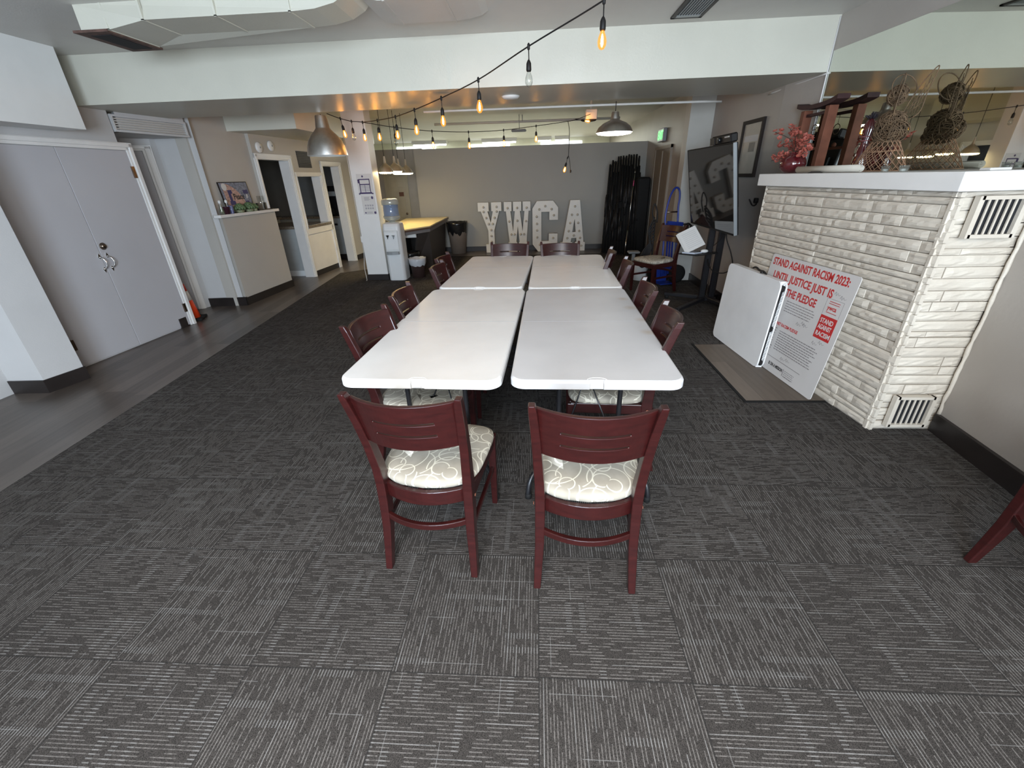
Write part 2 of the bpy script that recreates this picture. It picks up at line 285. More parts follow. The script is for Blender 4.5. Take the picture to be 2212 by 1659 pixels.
# ------------------------------------------------------------------ mesh helpers
class MB:
    def __init__(s): s.v = []; s.f = []; s.mi = []; s.sm = []; s.cur = 0
    def add(s, vs, fs, smooth=False):
        n = len(s.v); s.v += [tuple(p) for p in vs]
        for f in fs: s.f.append([n+i for i in f]); s.mi.append(s.cur); s.sm.append(smooth)
    def box(s, x0, x1, y0, y1, z0, z1, mat=None, bev=0.0):
        if bev > 0:
            b = min(bev, (x1-x0)/2.01, (y1-y0)/2.01, (z1-z0)/2.01); vs = []
            idx = {}
            for sx in (0, 1):
                for sy in (0, 1):
                    for sz in (0, 1):
                        cx, cy, cz = (x1 if sx else x0), (y1 if sy else y0), (z1 if sz else z0)
                        dx, dy, dz = (-b if sx else b), (-b if sy else b), (-b if sz else b)
                        idx[sx, sy, sz, 'x'] = len(vs); vs.append((cx, cy+dy, cz+dz))
                        idx[sx, sy, sz, 'y'] = len(vs); vs.append((cx+dx, cy, cz+dz))
                        idx[sx, sy, sz, 'z'] = len(vs); vs.append((cx+dx, cy+dy, cz))
            fs = []
            q = [(0, 0), (1, 0), (1, 1), (0, 1)]
            for k in (0, 1):
                o = lambda l: l if k else l[::-1]
                fs.append(o([idx[k, a, c, 'x'] for a, c in q])); fs.append(o([idx[a, k, c, 'y'] for a, c in q[::-1]])); fs.append(o([idx[a, c, k, 'z'] for a, c in q]))
            for a in (0, 1):
                for c in (0, 1):
                    fs.append([idx[a, c, 0, 'x'], idx[a, c, 1, 'x'], idx[a, c, 1, 'y'], idx[a, c, 0, 'y']])
                    fs.append([idx[a, 0, c, 'x'], idx[a, 1, c, 'x'], idx[a, 1, c, 'z'], idx[a, 0, c, 'z']])
                    fs.append([idx[0, a, c, 'y'], idx[1, a, c, 'y'], idx[1, a, c, 'z'], idx[0, a, c, 'z']])
                    for e in (0, 1): fs.append([idx[a, c, e, 'x'], idx[a, c, e, 'y'], idx[a, c, e, 'z']])
        else:
            vs = [(x, y, z) for z in (z0, z1) for y in (y0, y1) for x in (x0, x1)]
            fs = [(0, 2, 3, 1), (4, 5, 7, 6), (0, 1, 5, 4), (2, 6, 7, 3), (0, 4, 6, 2), (1, 3, 7, 5)]
        if mat is not None: vs = [tuple(mat @ Vector(p)) for p in vs]
        s.add(vs, fs)
    def prism(s, pts, z0, z1, mat=None):
        n = len(pts); vs = [(x, y, z0) for x, y in pts] + [(x, y, z1) for x, y in pts]
        if mat is not None: vs = [tuple(mat @ Vector(p)) for p in vs]
        s.add(vs, [list(range(n))[::-1], [n+i for i in range(n)]] + [[i, (i+1) % n, n+(i+1) % n, n+i] for i in range(n)])
    def hexa(s, lo, hi):          # two quads of 3-D points
        s.add(list(lo)+list(hi), [(3, 2, 1, 0), (4, 5, 6, 7), (0, 1, 5, 4), (1, 2, 6, 5), (2, 3, 7, 6), (3, 0, 4, 7)])
    def tube(s, path, r, seg=10, cap=True, closed=False):
        P = [Vector(p) for p in path]; n = len(P); R = r if isinstance(r, (list, tuple)) else [r]*n; vs = []
        up = None
        for i in range(n):
            a = P[(i-1) % n] if (closed or i > 0) else P[i]; b = P[(i+1) % n] if (closed or i < n-1) else P[i]
            t = (b-a).normalized()
            if up is None: up = t.orthogonal().normalized()
            up = (up - t*up.dot(t)); up = up.normalized() if up.length > 1e-6 else t.orthogonal().normalized()
            sd = t.cross(up)
            for k in range(seg): an = 2*PI*k/seg; vs.append(P[i] + (up*math.cos(an)+sd*math.sin(an))*R[i])
        fs = []
        for i in range(n if closed else n-1):
            j = (i+1) % n
            for k in range(seg): fs.append((i*seg+k, i*seg+(k+1) % seg, j*seg+(k+1) % seg, j*seg+k))
        s.add(vs, fs, True)
        if cap and not closed:
            s.add(vs[:seg], [list(range(seg))[::-1]]); s.add(vs[-seg:], [list(range(seg))])
    def lathe(s, prof, seg=24, loc=(0, 0, 0), mat=None, smooth=True):   # prof: (r, z)
        vs = []; fs = []; n = len(prof)
        for r, z in prof:
            for k in range(seg):
                a = 2*PI*k/seg; p = Vector((r*math.cos(a), r*math.sin(a), z))
                if mat is not None: p = mat @ p
                vs.append(p + Vector(loc))
        for i in range(n-1):
            for k in range(seg): fs.append((i*seg+k, i*seg+(k+1) % seg, (i+1)*seg+(k+1) % seg, (i+1)*seg+k))
        s.add(vs, fs, smooth)
        if prof[0][0] > 1e-5: s.add(vs[:seg], [list(range(seg))[::-1]])
        if prof[-1][0] > 1e-5: s.add(vs[-seg:], [list(range(seg))])
    def ball(s, c, r, seg=12, rings=8, sc_=(1, 1, 1)):
        pr = [(max(1e-6, r*math.sin(PI*i/rings)), -r*math.cos(PI*i/rings)) for i in range(rings+1)]
        m = Matrix.Diagonal((*sc_, 1)); s.lathe(pr, seg, c, m)
    def quad(s, a, b, c, d): s.add([a, b, c, d], [(0, 1, 2, 3)])
def obj(name, mb, mats, parent=None, world=True, bevel=0.0, seg=2):
    me = bpy.data.meshes.new(name); me.from_pydata([tuple(p) for p in mb.v], [], mb.f); me.validate()
    if not isinstance(mats, (list, tuple)): mats = [mats]
    for m in mats: me.materials.append(M[m] if isinstance(m, str) else m)
    if len(me.polygons) == len(mb.f):
        for p, mi, sm in zip(me.polygons, mb.mi, mb.sm): p.material_index = mi; p.use_smooth = sm
    bm = bmesh.new(); bm.from_mesh(me); bmesh.ops.remove_doubles(bm, verts=bm.verts, dist=1e-6); bmesh.ops.recalc_face_normals(bm, faces=bm.faces); bm.to_mesh(me); bm.free()
    o = bpy.data.objects.new(name, me); C.objects.link(o)
    if parent is not None:
        o.parent = parent
        if world:
            inv = wm(parent).inverted(); me.transform(inv)
    if bevel:
        b = o.modifiers.new('bevel', 'BEVEL'); b.width = bevel; b.segments = seg; b.limit_method = 'ANGLE'; b.angle_limit = math.radians(35)
    return o
def wm(o):
    m = Matrix.LocRotScale(o.location, o.rotation_euler, o.scale)
    return wm(o.parent) @ m if o.parent else m
def tag(o, label, cat, group=None, kind=None):
    o['label'] = label; o['category'] = cat
    if group: o['group'] = group
    if kind: o['kind'] = kind
    return o
def thing(name, label, cat, loc=(0, 0, 0), rotz=0, group=None):
    o = bpy.data.objects.new(name, None); C.objects.link(o); o.empty_display_size = 0.1
    o.location = loc; o.rotation_euler = (0, 0, rotz); return tag(o, label, cat, group)
def struct(name, mb, mats, parent=None, **kw):
    o = obj(name, mb, mats, parent, **kw)
    if parent is None: o['kind'] = 'structure'
    return o
def kids(o): return [c for c in C.objects if c.parent == o]
def dup(root, loc, rotz, label, group=None):
    r = root.copy(); C.objects.link(r); r.location = loc; r.rotation_euler = (0, 0, rotz); r['label'] = label
    if group: r['group'] = group
    def rec(a, b):
        for ch in kids(a):
            c = ch.copy(); C.objects.link(c); c.parent = b; rec(ch, c)
    rec(root, r); return r
def text_mesh(name, s, size, mat, parent, mw, depth=0.0006, bold=0.0, width=None, align='LEFT'):
    cu = bpy.data.curves.new('lettering', 'FONT'); cu.body = s; cu.size = size; cu.extrude = depth; cu.offset = bold; cu.align_x = align; cu.resolution_u = 3
    t = bpy.data.objects.new('lettering_curve', cu); C.objects.link(t)
    bpy.context.view_layer.update(); dg = bpy.context.evaluated_depsgraph_get()
    me = bpy.data.meshes.new_from_object(t.evaluated_get(dg)); bpy.data.objects.remove(t)
    if width:
        xs = [v.co.x for v in me.vertices]; k = width/(max(xs)-min(xs)); me.transform(Matrix.Diagonal((k, 1, 1, 1)))
    me.materials.clear(); me.materials.append(M[mat])
    me.transform(wm(parent).inverted() @ mw)
    o = bpy.data.objects.new(name, me); C.objects.link(o); o.parent = parent; return o
def frame(origin, xdir, ydir):       # matrix with local x along xdir, y along ydir
    x = Vector(xdir).normalized(); y = Vector(ydir); y = (y - x*y.dot(x)).normalized(); z = x.cross(y)
    m = Matrix((x, y, z)).transposed().to_4x4(); m.translation = origin; return m
def catenary(a, b, sag, n=14):
    a, b = Vector(a), Vector(b); return [a.lerp(b, i/n) - Vector((0, 0, sag*4*(i/n)*(1-i/n))) for i in range(n+1)]
def smooth_path(pts, n=6):
    P = [Vector(p) for p in pts]; out = []
    for i in range(len(P)-1):
        p0, p1, p2, p3 = P[max(i-1, 0)], P[i], P[i+1], P[min(i+2, len(P)-1)]
        for k in range(n):
            t = k/n; out.append(0.5*((2*p1)+(-p0+p2)*t+(2*p0-5*p1+4*p2-p3)*t*t+(-p0+3*p1-3*p2+p3)*t**3))
    out.append(P[-1]); return out
# ================================================================== ROOM SHELL
b = MB(); b.prism([(-6.6, -2.6), (2.6, -2.6), (2.6, 16), (-6.6, 16)], -0.1, 0.0); struct('floor', b, 'wood')
b = MB(); b.prism([(-2.55, -2.5), (2.41, -2.5), (2.41, 1.8), (2.48, 2.45), (2.40, 4.4), (2.34, 5.0), (2.34, 9.45), (-2.2, 9.5), (-2.2, 9.0), (-3.69, 7.87), (-3.24, 3.63), (-3.05, 1.74)], 0.0, 0.004)
struct('floor_carpet', b, 'carpet')
b = MB(); b.box(1.517, 2.09, 2.825, 3.98, 0.004, 0.007); struct('floor_hearth', b, 'hearth')
b = MB(); b.box(1.495, 1.517, 2.80, 4.0, 0.004, 0.009); b.box(1.517, 2.07, 2.80, 2.825, 0.004, 0.009); struct('trim_1', b, 'rubber')
# ceilings and the big beam
b = MB(); b.prism([(-6.6, -2.6), (2.7, -2.6), (2.7, 16), (-6.6, 16)], 2.61, 2.7); struct('ceiling', b, 'ceiling')
b = MB(); b.box(-5.2, 2.42, 4.45, 5.45, 2.235, 2.61); struct('ceiling_beam', b, 'beam')
# right-hand wall in its three offsets
b = MB(); b.prism([(2.42, -2.6), (2.42, 1.8), (2.495, 2.455), (2.535, 2.47), (2.412, 4.45), (2.35, 5.0), (2.35, 7.0), (2.30, 7.0), (2.27, 10.3), (2.27, 16), (2.7, 16), (2.7, -2.6)], 0, 2.61)
struct('wall_right', b, 'block')
b = MB(); b.box(2.035, 2.36, 6.80, 7.02, 0, 2.61); struct('wall_pillar', b, 'pillar')
b = MB(); b.box(2.025, 2.2, 6.79, 7.03, 0, 0.10); struct('baseboard_pillar', b, 'base')
b = MB(); b.prism([(2.395, -2.5), (2.395, 1.8), (2.472, 2.44), (2.50, 2.44), (2.43, 1.8), (2.43, -2.5)], 0, 0.125); struct('baseboard_right', b, 'base')
b = MB(); b.prism([(2.335, 4.3), (2.335, 7.0), (2.36, 7.0), (2.36, 4.3)], 0, 0.11); struct('baseboard_far_right', b, 'base')
# wall behind the camera with two windows
b = MB(); b.box(-6.6, 2.6, -2.72, -2.5, 0, 0.55); b.box(-6.6, 2.6, -2.72, -2.5, 2.35, 2.61)
b.box(-6.6, -1.25, -2.72, -2.5, 0.55, 2.35); b.box(0.35, 0.65, -2.72, -2.5, 0.55, 2.35); b.box(2.25, 2.6, -2.72, -2.5, 0.55, 2.35); struct('wall_front', b, 'wall')
for i, (xa, xb) in enumerate(((-1.25, 0.35), (0.65, 2.25))):
    b = MB(); b.box(xa, xb, -2.66, -2.60, 0.55, 0.61); b.box(xa, xb, -2.66, -2.60, 2.29, 2.35)
    for x in (xa, (xa+xb)/2-0.03, xb-0.06): b.box(x, x+0.06, -2.66, -2.60, 0.61, 2.29)
    struct('window_%d' % (i+1), b, 'trim')
# left wall: near stretch, bump-out, double-door stretch, recess
b = MB(); b.prism([(-4.42, -2.6), (-4.42, 2.965), (-4.12, 2.98), (-4.056, 3.262), (-4.36, 3.27), (-4.287, 4.76), (-4.62, 4.98), (-5.05, 5.20), (-4.80, 5.442), (-4.64, 5.60), (-4.62, 5.66), (-4.15, 5.70), (-4.31, 5.86), (-4.7, 5.95), (-5.5, 5.95), (-5.5, 4.6), (-4.8, 3.4), (-4.8, -2.6)], 0, 2.61)
struct('wall_left', b, 'wall')
b = MB(); b.box(-4.6, -4.03, -2.5, 4.20, 2.015, 2.61); struct('trim_2', b, 'white')          # soffit box along the left wall
b = MB(); b.prism([(-4.43, -2.5), (-4.43, 2.955), (-4.11, 2.968), (-4.044, 3.27), (-4.1, 3.27), (-4.16, 3.0), (-4.45, 2.99), (-4.45, -2.5)], 0, 0.115)
b.prism([(-4.268, 4.66), (-4.268, 4.765), (-4.61, 4.985), (-4.62, 4.97), (-4.29, 4.75), (-4.285, 4.66)], 0, 0.115)
b.prism([(-4.62, 5.655), (-4.62, 5.64), (-4.10, 5.68), (-4.10, 5.72)], 0, 0.115); struct('baseboard_left', b, 'base')
# header over the recess with its long grille
b = MB(); b.prism([(-4.29, 4.85), (-4.155, 5.62), (-4.25, 5.70), (-4.62, 5.66), (-5.0, 5.2), (-4.42, 4.95)], 2.06, 2.30); struct('trim_3', b, 'wall')
def along(p, q): 
    d = (Vector((*q, 0))-Vector((*p, 0))); return frame((*p, 0), d, (0, 0, 1)), d.length      # local x along the wall, y up, z = outwards to the right of travel
def plate(mb, A, x0, x1, z0, z1, o0, o1, bev=0.0): mb.box(x0, x1, z0, z1, o0, o1, A, bev)
A, L = along((-4.303, 4.78), (-4.157, 5.61))
g = thing('return_air_grille', 'long white louvred grille on the header over the recessed door', 'vent', tuple(A.translation))
b = MB(); plate(b, A, 0, L, 2.055, 2.075, 0, 0.035); plate(b, A, 0, L, 2.19, 2.21, 0, 0.03); plate(b, A, 0, 0.02, 2.075, 2.19, 0, 0.03); plate(b, A, L-0.02, L, 2.075, 2.19, 0, 0.03); obj('grille_frame', b, 'wall', g)
b = MB()
for k in range(5): plate(b, A, 0.02, L-0.02, 2.081+k*0.022, 2.093+k*0.022, 0.0, 0.02)
obj('louvres', b, 'wall_warm', g)
# double door
A, L = along((-4.36, 3.27), (-4.28, 4.90))
K0 = 0.22
d = struct('door_1', (lambda m: (plate(m, A, K0, K0+0.61, 0.012, 1.885, 0, 0.014), m)[1])(MB()), 'door', bevel=0.003)
e = struct('door_2', (lambda m: (plate(m, A, K0+0.615, K0+1.315, 0.012, 1.885, 0, 0.014), m)[1])(MB()), 'door', bevel=0.003)
b = MB()
for o0, i0, th in ((0.0, 0.0, 0.022), (0.0, 0.03, 0.034)):
    plate(b, A, K0+1.318+i0*0, K0+1.39, 0, 1.955, 0, th if i0 == 0 else 0.022)
plate(b, A, K0+1.345, K0+1.385, 0, 1.955, 0, 0.036); plate(b, A, 0.03, K0+1.39, 1.888, 1.955, 0, 0.022); plate(b, A, 0.03, K0+1.385, 1.915, 1.95, 0, 0.036)
struct('trim_4', b, 'trim', bevel=0.004)
b = MB(); plate(b, A, K0+1.295, K0+1.325, 1.63, 1.74, 0.012, 0.03); plate(b, A, K0+1.295, K0+1.325, 0.17, 0.27, 0.012, 0.03); obj('hinge', b, 'bronze', e, world=True)
b = MB(); plate(b, A, 0.19, 0.235, 0.18, 0.28, 0.012, 0.03); obj('hinge', b, 'bronze', d, world=True)
def pull(x, z):
    mb = MB(); pts = [A @ Vector(p) for p in ((x, z-0.06, 0.014), (x+0.004, z-0.045, 0.04), (x+0.012, z-0.015, 0.052), (x+0.012, z+0.015, 0.052), (x+0.004, z+0.045, 0.04), (x, z+0.06, 0.014))]
    mb.tube(smooth_path(pts, 5), 0.0055, 8)
    for s_ in (-1, 1):
        mb.prism([(x-0.014, z+s_*0.055), (x, z+s_*0.092), (x+0.014, z+s_*0.055), (x, z+s_*0.04)], 0.012, 0.02, A)
    return mb
obj('door_pull', pull(K0+0.585, 0.875), 'chrome', d); obj('door_pull', pull(K0+0.665, 0.875), 'chrome', e)
b = MB(); b.lathe([(0.034, 0), (0.034, 0.004), (0.02, 0.012), (0.02, 0.02), (0.0, 0.02)], 20, (0, 0, 0), A @ Matrix.Translation((K0+0.665, 1.025, 0.014))); obj('deadbolt', b, 'bronze', e)
# recessed single door
A, L = along((-5.05, 5.20), (-4.64, 5.60))
d3 = struct('door_3', (lambda m: (plate(m, A, 0.02, 0.465, 0.01, 1.925, 0, 0.012), m)[1])(MB()), 'door')
b = MB(); plate(b, A, 0.468, 0.56, 0, 1.985, 0, 0.03); plate(b, A, 0.495, 0.55, 0, 1.985, 0, 0.045); plate(b, A, 0.02, 0.56, 1.93, 1.985, 0, 0.03); plate(b, A, 0.02, 0.55, 1.95, 1.98, 0, 0.045); struct('trim_5', b, 'trim', bevel=0.004)
b = MB(); b.lathe([(0.03, 0), (0.03, 0.006), (0.012, 0.012), (0.012, 0.03), (0.026, 0.04), (0.026, 0.055), (0, 0.06)], 16, (0, 0, 0), A @ Matrix.Translation((0.17, 1.36, 0.012))); obj('deadbolt', b, 'bronze', d3)
# kitchen wall (K): local x along +Y, openings for two doorways and a hatch
KO = Vector((-4.033, 7.626, 0)); KD = Vector((0.0709, 0.9975, 0)).normalized(); KN = Vector((KD.y, -KD.x, 0))
KM = Matrix((KD, KN, Vector((0, 0, 1)))).transposed().to_4x4(); KM.translation = KO          # local (s, out, z)
S = lambda y: (y - 7.626)/KD.y
def kb(mb, y0, y1, z0, z1, t0=-0.16, t1=0.0, bev=0.0): mb.box(S(y0), S(y1), t0, t1, z0, z1, KM, bev)
b = MB()
kb(b, 5.66, 6.735, 0, 2.61, -0.2, -0.05); kb(b, 6.735, 6.79, 0, 2.61); kb(b, 6.79, 7.57, 1.88, 2.61); kb(b, 7.57, 7.685, 0, 2.61); kb(b, 7.685, 8.44, 0, 0.75); kb(b, 7.685, 8.44, 1.65, 2.61); kb(b, 8.44, 8.565, 0, 2.61); kb(b, 8.565, 9.2, 1.82, 2.61); kb(b, 9.2, 10.85, 0, 2.61)
struct('wall_kitchen', b, 'wall_warm')
def casing(name, y0, y1, z1, z0=0.0, w=0.062, sill=False):
    m = MB()
    for y in (y0-w, y1): kb(m, y, y+w, z0, z1+w, -0.002, 0.018); kb(m, y+0.02, y+w-0.012, z0, z1+w, 0.0, 0.028)
    kb(m, y0-w, y1+w, z1, z1+w, -0.002, 0.02); kb(m, y0-w, y1+w, z1+0.02, z1+w-0.012, 0.0, 0.028)
    kb(m, y0-0.002, y0+0.014, z0, z1, -0.165, 0.0); kb(m, y1-0.014, y1+0.002, z0, z1, -0.165, 0.0); kb(m, y0, y1, z1-0.014, z1+0.002, -0.165, 0.0)
    return struct(name, m, 'trim')
casing('trim_6', 6.79, 7.57, 1.88); casing('trim_7', 7.69, 8.44, 1.65, 0.815, 0.05); casing('trim_8', 8.565, 9.2, 1.82)
b = MB(); kb(b, 7.63, 8.50, 0.715, 0.815, 0.0, 0.03); struct('trim_9', b, 'trim', bevel=0.003)
b = MB(); kb(b, 7.64, 8.46, 0.09, 0.715, 0.0, 0.006); struct('wall_hatch_panel', b, 'trim')
b = MB(); kb(b, 7.67, 8.46, 0.815, 0.865, -0.20, 0.04); struct('window_3', b, 'granite', bevel=0.004)     # granite hatch sill
b = MB(); kb(b, 7.64, 8.47, 0, 0.09, 0, 0.012); kb(b, 9.28, 10.8, 0, 0.1, 0, 0.012); struct('baseboard_kitchen', b, 'base')
b = MB(); kb(b, 8.46, 8.50, 0, 0.80, 0, 0.03); struct('trim_10', b, 'trim')
# ledge half wall below the shelf
HA = [(-4.105, 5.70), (-4.050, 6.845), (-4.21, 6.855), (-4.22, 5.74)]
b = MB(); b.prism(HA, 0, 1.155); struct('wall_ledge', b, 'wall_warm')
b = MB(); b.prism([(-4.093, 5.690), (-4.038, 6.857), (-4.2, 6.86), (-4.2, 6.84), (-4.06, 6.84), (-4.111, 5.705)], 0, 0.105); struct('baseboard_ledge', b, 'base')
b = MB(); b.prism([(-4.065, 5.63), (-4.005, 6.90), (-4.22, 6.90), (-4.22, 5.70), (-4.16, 5.63)], 1.155, 1.192); struct('trim_11', b, 'trim', bevel=0.004)
b = MB(); kb(b, 7.83, 8.23, 1.77, 2.02, 0.0, 0.004); g = tag(obj('wall_vent', b, 'vent_dark'), 'dark square vent high on the wall above the kitchen hatch', 'vent')
b = MB()
for k in range(9): kb(b, 7.84, 8.22, 1.782+k*0.026, 1.79+k*0.026, 0.002, 0.012)
obj('louvres', b, 'vent_dark', g)
for y, z, lab in ((6.90, 2.02, 'white round chime cover above the kitchen doorway, the one nearer the ledge'), (7.19, 2.055, 'white round smoke alarm above the kitchen doorway, the one nearer the hatch')):
    p = KM @ Vector((S(y), 0.0, z)); t = thing('round_alarm', lab, 'alarm', tuple(p)); m = frame(p, KD, (0, 0, 1))
    b = MB(); b.lathe([(0.072, 0), (0.072, 0.012), (0.06, 0.026), (0.0, 0.03)], 24, (0, 0, 0), m); obj('alarm_cover', b, 'white', t)
    b = MB(); b.lathe([(0.012, 0.02), (0.012, 0.034), (0.0, 0.035)], 12, (0, 0, 0), m); obj('alarm_button', b, 'grey_plastic', t)
# bulkhead box under the ceiling, column, far walls
b = MB(); b.box(-4.2, -3.2, 6.4, 9.4, 2.185, 2.61); struct('ceiling_bulkhead', b, 'beam')
b = MB(); b.box(-2.895, -2.55, 7.20, 7.46, 0, 2.61); struct('wall_column', b, 'white')
b = MB(); b.box(-2.907, -2.538, 7.188, 7.472, 0, 0.10); struct('baseboard_column', b, 'base')
b = MB(); b.box(-2.65, 2.28, 10.2, 10.32, 0, 2.112); struct('wall_back', b, 'partition')
b = MB(); b.box(-2.66, 2.28, 10.188, 10.2, 0, 0.10); struct('baseboard_back', b, 'base')
b = MB(); b.box(-4.2, -2.62, 10.8, 10.9, 0, 2.16); struct('wall_closet', b, plain('closet_wall_paint', (0.27, 0.25, 0.225)))
b = MB(); b.box(-6.6, 2.7, 15.6, 15.7, 0, 2.61); struct('wall_hall', b, 'cream')
b = MB(); b.box(-6.6, -6.5, 9.9, 15.7, 0, 2.61); struct('wall_hall_left', b, 'cream')
for i, (xa, xb) in enumerate(((-4.6, -3.3), (-2.2, -0.9), (0.1, 1.4))):
    b = MB(); b.box(xa, xb, 15.575, 15.6, 2.40, 2.50); struct('window_%d' % (i+4), b, 'far_window')
# kitchen room beyond the openings
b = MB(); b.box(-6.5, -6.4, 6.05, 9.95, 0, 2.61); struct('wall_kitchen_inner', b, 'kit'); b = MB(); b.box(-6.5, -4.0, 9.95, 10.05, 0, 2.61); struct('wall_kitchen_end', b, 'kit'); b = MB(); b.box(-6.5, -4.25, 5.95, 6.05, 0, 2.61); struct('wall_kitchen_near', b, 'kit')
# panelled door in the closet wall
d4 = thing('panelled_door', 'narrow cream six panel door with a small brown plaque', 'door', (-3.29, 10.8, 0)); d4['kind'] = 'structure'
X0, X1 = -3.51, -3.07
b = MB(); b.box(X0, X1, 10.775, 10.8, 0.01, 1.72); obj('door_leaf', b, 'door_cream', d4)
b = MB()
for px0, px1 in ((X0+0.06, X0+0.20), (X1-0.20, X1-0.06)):
    for z0, z1 in ((0.15, 0.62), (0.72, 1.28), (1.38, 1.62)): b.box(px0, px1, 10.768, 10.776, z0, z1, None, 0.006)
obj('raised_panels', b, 'door_cream', d4)
b = MB(); b.box(X0-0.06, X0, 10.77, 10.8, 0, 1.78); b.box(X1, X1+0.05, 10.77, 10.8, 0, 1.78); b.box(X0-0.06, X1+0.05, 10.77, 10.8, 1.72, 1.78); obj('door_casing', b, 'door_cream', d4)
b = MB(); b.box(-3.25, -3.14, 10.764, 10.77, 1.19, 1.28); obj('plaque', b, plain('brown_plaque', (0.10, 0.04, 0.02)), d4)
b = MB(); b.ball((X1-0.04, 10.74, 0.81), 0.026); obj('door_knob', b, 'bronze', d4)
# door and frame on the right-hand wall beyond the pillar
b = MB(); b.prism([(2.262, 8.42), (2.255, 9.37), (2.30, 9.37), (2.30, 8.42)], 0, 1.90); dd = struct('door_5', b, plain('tan_door', (0.20, 0.165, 0.13)))
b = MB(); b.prism([(2.245, 8.86), (2.245, 8.90), (2.28, 8.90), (2.28, 8.86)], 0, 1.87); b.prism([(2.25, 8.36), (2.25, 8.42), (2.3, 8.42), (2.3, 8.36)], 0, 1.95); b.prism([(2.245, 9.37), (2.245, 9.43), (2.3, 9.43), (2.3, 9.37)], 0, 1.95); b.prism([(2.25, 8.36), (2.245, 9.43), (2.3, 9.43), (2.3, 8.36)], 1.90, 1.95); struct('trim_12', b, plain('tan_casing', (0.30, 0.255, 0.20)))
# ------------------------------------------------------------------ stone fireplace
FA, FL = along((1.95, 4.15), (2.10, 2.447)); 
def stone_face(mb, A, L, H, seed, zlo=0.0):
    rnd = random.Random(seed); z = zlo
    while z < H - 0.012:
        h = min(rnd.choice((0.036, 0.055, 0.058, 0.062, 0.066)), H - z)
        if H - z - h < 0.02: h = H - z
        x = 0.0
        while x < L - 1e-6:
            l = min(rnd.choice((0.10, 0.14, 0.3, 0.45, 0.6, 0.8)), L - x)
            if L - x - l < 0.08: l = L - x
            o = rnd.uniform(-0.018, -0.009); g = 0.0024; nx = max(2, int(l/0.035)); nz = 4; vs = []; rows = []
            for j in range(nz+1):
                for i in range(nx+1):
                    u = i/nx; v = j/nz; ed = min(min(u, 1-u)*l/0.012, min(v, 1-v)*h/0.010, 1)
                    d = o + 0.007*ed + (rnd.uniform(-0.003, 0.0035) if 0 < i < nx and 0 < j < nz else 0)
                    vs.append(A @ Vector((x+g+(l-2*g)*u, z+g+(h-2*g)*v, d)))
            k = len(vs)
            fs = [(j*(nx+1)+i, j*(nx+1)+i+1, (j+1)*(nx+1)+i+1, (j+1)*(nx+1)+i) for j in range(nz) for i in range(nx)]
            rim = [i for i in range(nx+1)] + [j*(nx+1)+nx for j in range(1, nz+1)] + [nz*(nx+1)+i for i in range(nx-1, -1, -1)] + [j*(nx+1) for j in range(nz-1, 0, -1)]
            back = []
            for q in rim:
                p = A.inverted() @ vs[q]; back.append(A @ Vector((p.x, p.y, -0.034)))
            vs += back; n = len(rim)
            fs += [(rim[i], k+i, k+(i+1) % n, rim[(i+1) % n]) for i in range(n)]
            mb.add(vs, fs); x += l
        z += h
fp = thing('fireplace', 'white painted split stone fireplace with a thick white mantel against the side wall', 'fireplace', (2.25, 3.3, 0)); 
b = MB(); b.prism([(1.985, 4.13), (2.13, 2.475), (2.49, 2.475), (2.475, 2.9), (2.405, 4.40)], 0.004, 1.40); obj('masonry_core', b, 'stone', fp)
b = MB(); stone_face(b, FA, FL+0.012, 1.395, 3)
FB, FBL = along((2.10, 2.447), (2.50, 2.447)); stone_face(b, FB, FBL, 1.395, 11)
FC, FCL = along((2.39, 4.42), (1.95, 4.15)); stone_face(b, FC, FCL, 1.395, 21)
obj('split_stone', b, 'stone', fp)
b = MB(); b.prism([(1.905, 4.19), (2.06, 2.405), (2.505, 2.405), (2.505, 2.6), (2.405, 4.56), (2.3, 4.45)], 1.397, 1.487); obj('mantel', b, 'trim', fp, bevel=0.004)
for nm, z0, z1, tl in (('upper', 1.175, 1.375, 0.0), ('lower', 0.045, 0.255, 0.0)):
    b = MB(); xa, xb = 2.192, 2.405; y = 2.418
    b.box(xa-0.012, xa+0.012, y-0.012, y+0.02, z0, z1); b.box(xb-0.012, xb+0.012, y-0.012, y+0.02, z0, z1); b.box(xa, xb, y-0.012, y+0.02, z0, z0+0.018); b.box(xa, xb, y-0.012, y+0.02, z1-0.018, z1)
    for k in range(1, 6):
        x = xa + 0.012 + (xb-xa-0.024)*k/6; b.box(x-0.0045, x+0.0045, y-0.006, y+0.001, z0+0.016, z1-0.016)
    v = obj('vent_cover', b, 'stone', fp)
    b = MB(); b.box(xa+0.01, xb-0.01, y+0.007, y+0.03, z0+0.01, z1-0.01); obj('vent_shade_panel', b, 'dark', v)  # shallow dark panel painted as the shade behind the vent bars
b = MB(); rnd = random.Random(2); pth = [(2.487+rnd.uniform(-0.004, 0.004), 2.436, 0.12+k*0.04) for k in range(33)]; b.tube(pth, [0.009+rnd.uniform(-0.003, 0.003) for _ in pth], 8); struct('trim_14', b, 'stone')
# mirror above the mantel
b = MB(); b.prism([(2.410, 4.445), (2.512, 2.50), (2.524, 2.50), (2.422, 4.445)], 1.489, 2.375); mi = tag(obj('wall_mirror', b, 'mirror'), 'large frameless mirror on the side wall above the fireplace mantel', 'mirror')
b = MB(); b.tube([(2.404, 4.449, 1.489), (2.404, 4.449, 2.60)], 0.006, 6); struct('trim_13', b, 'trim')
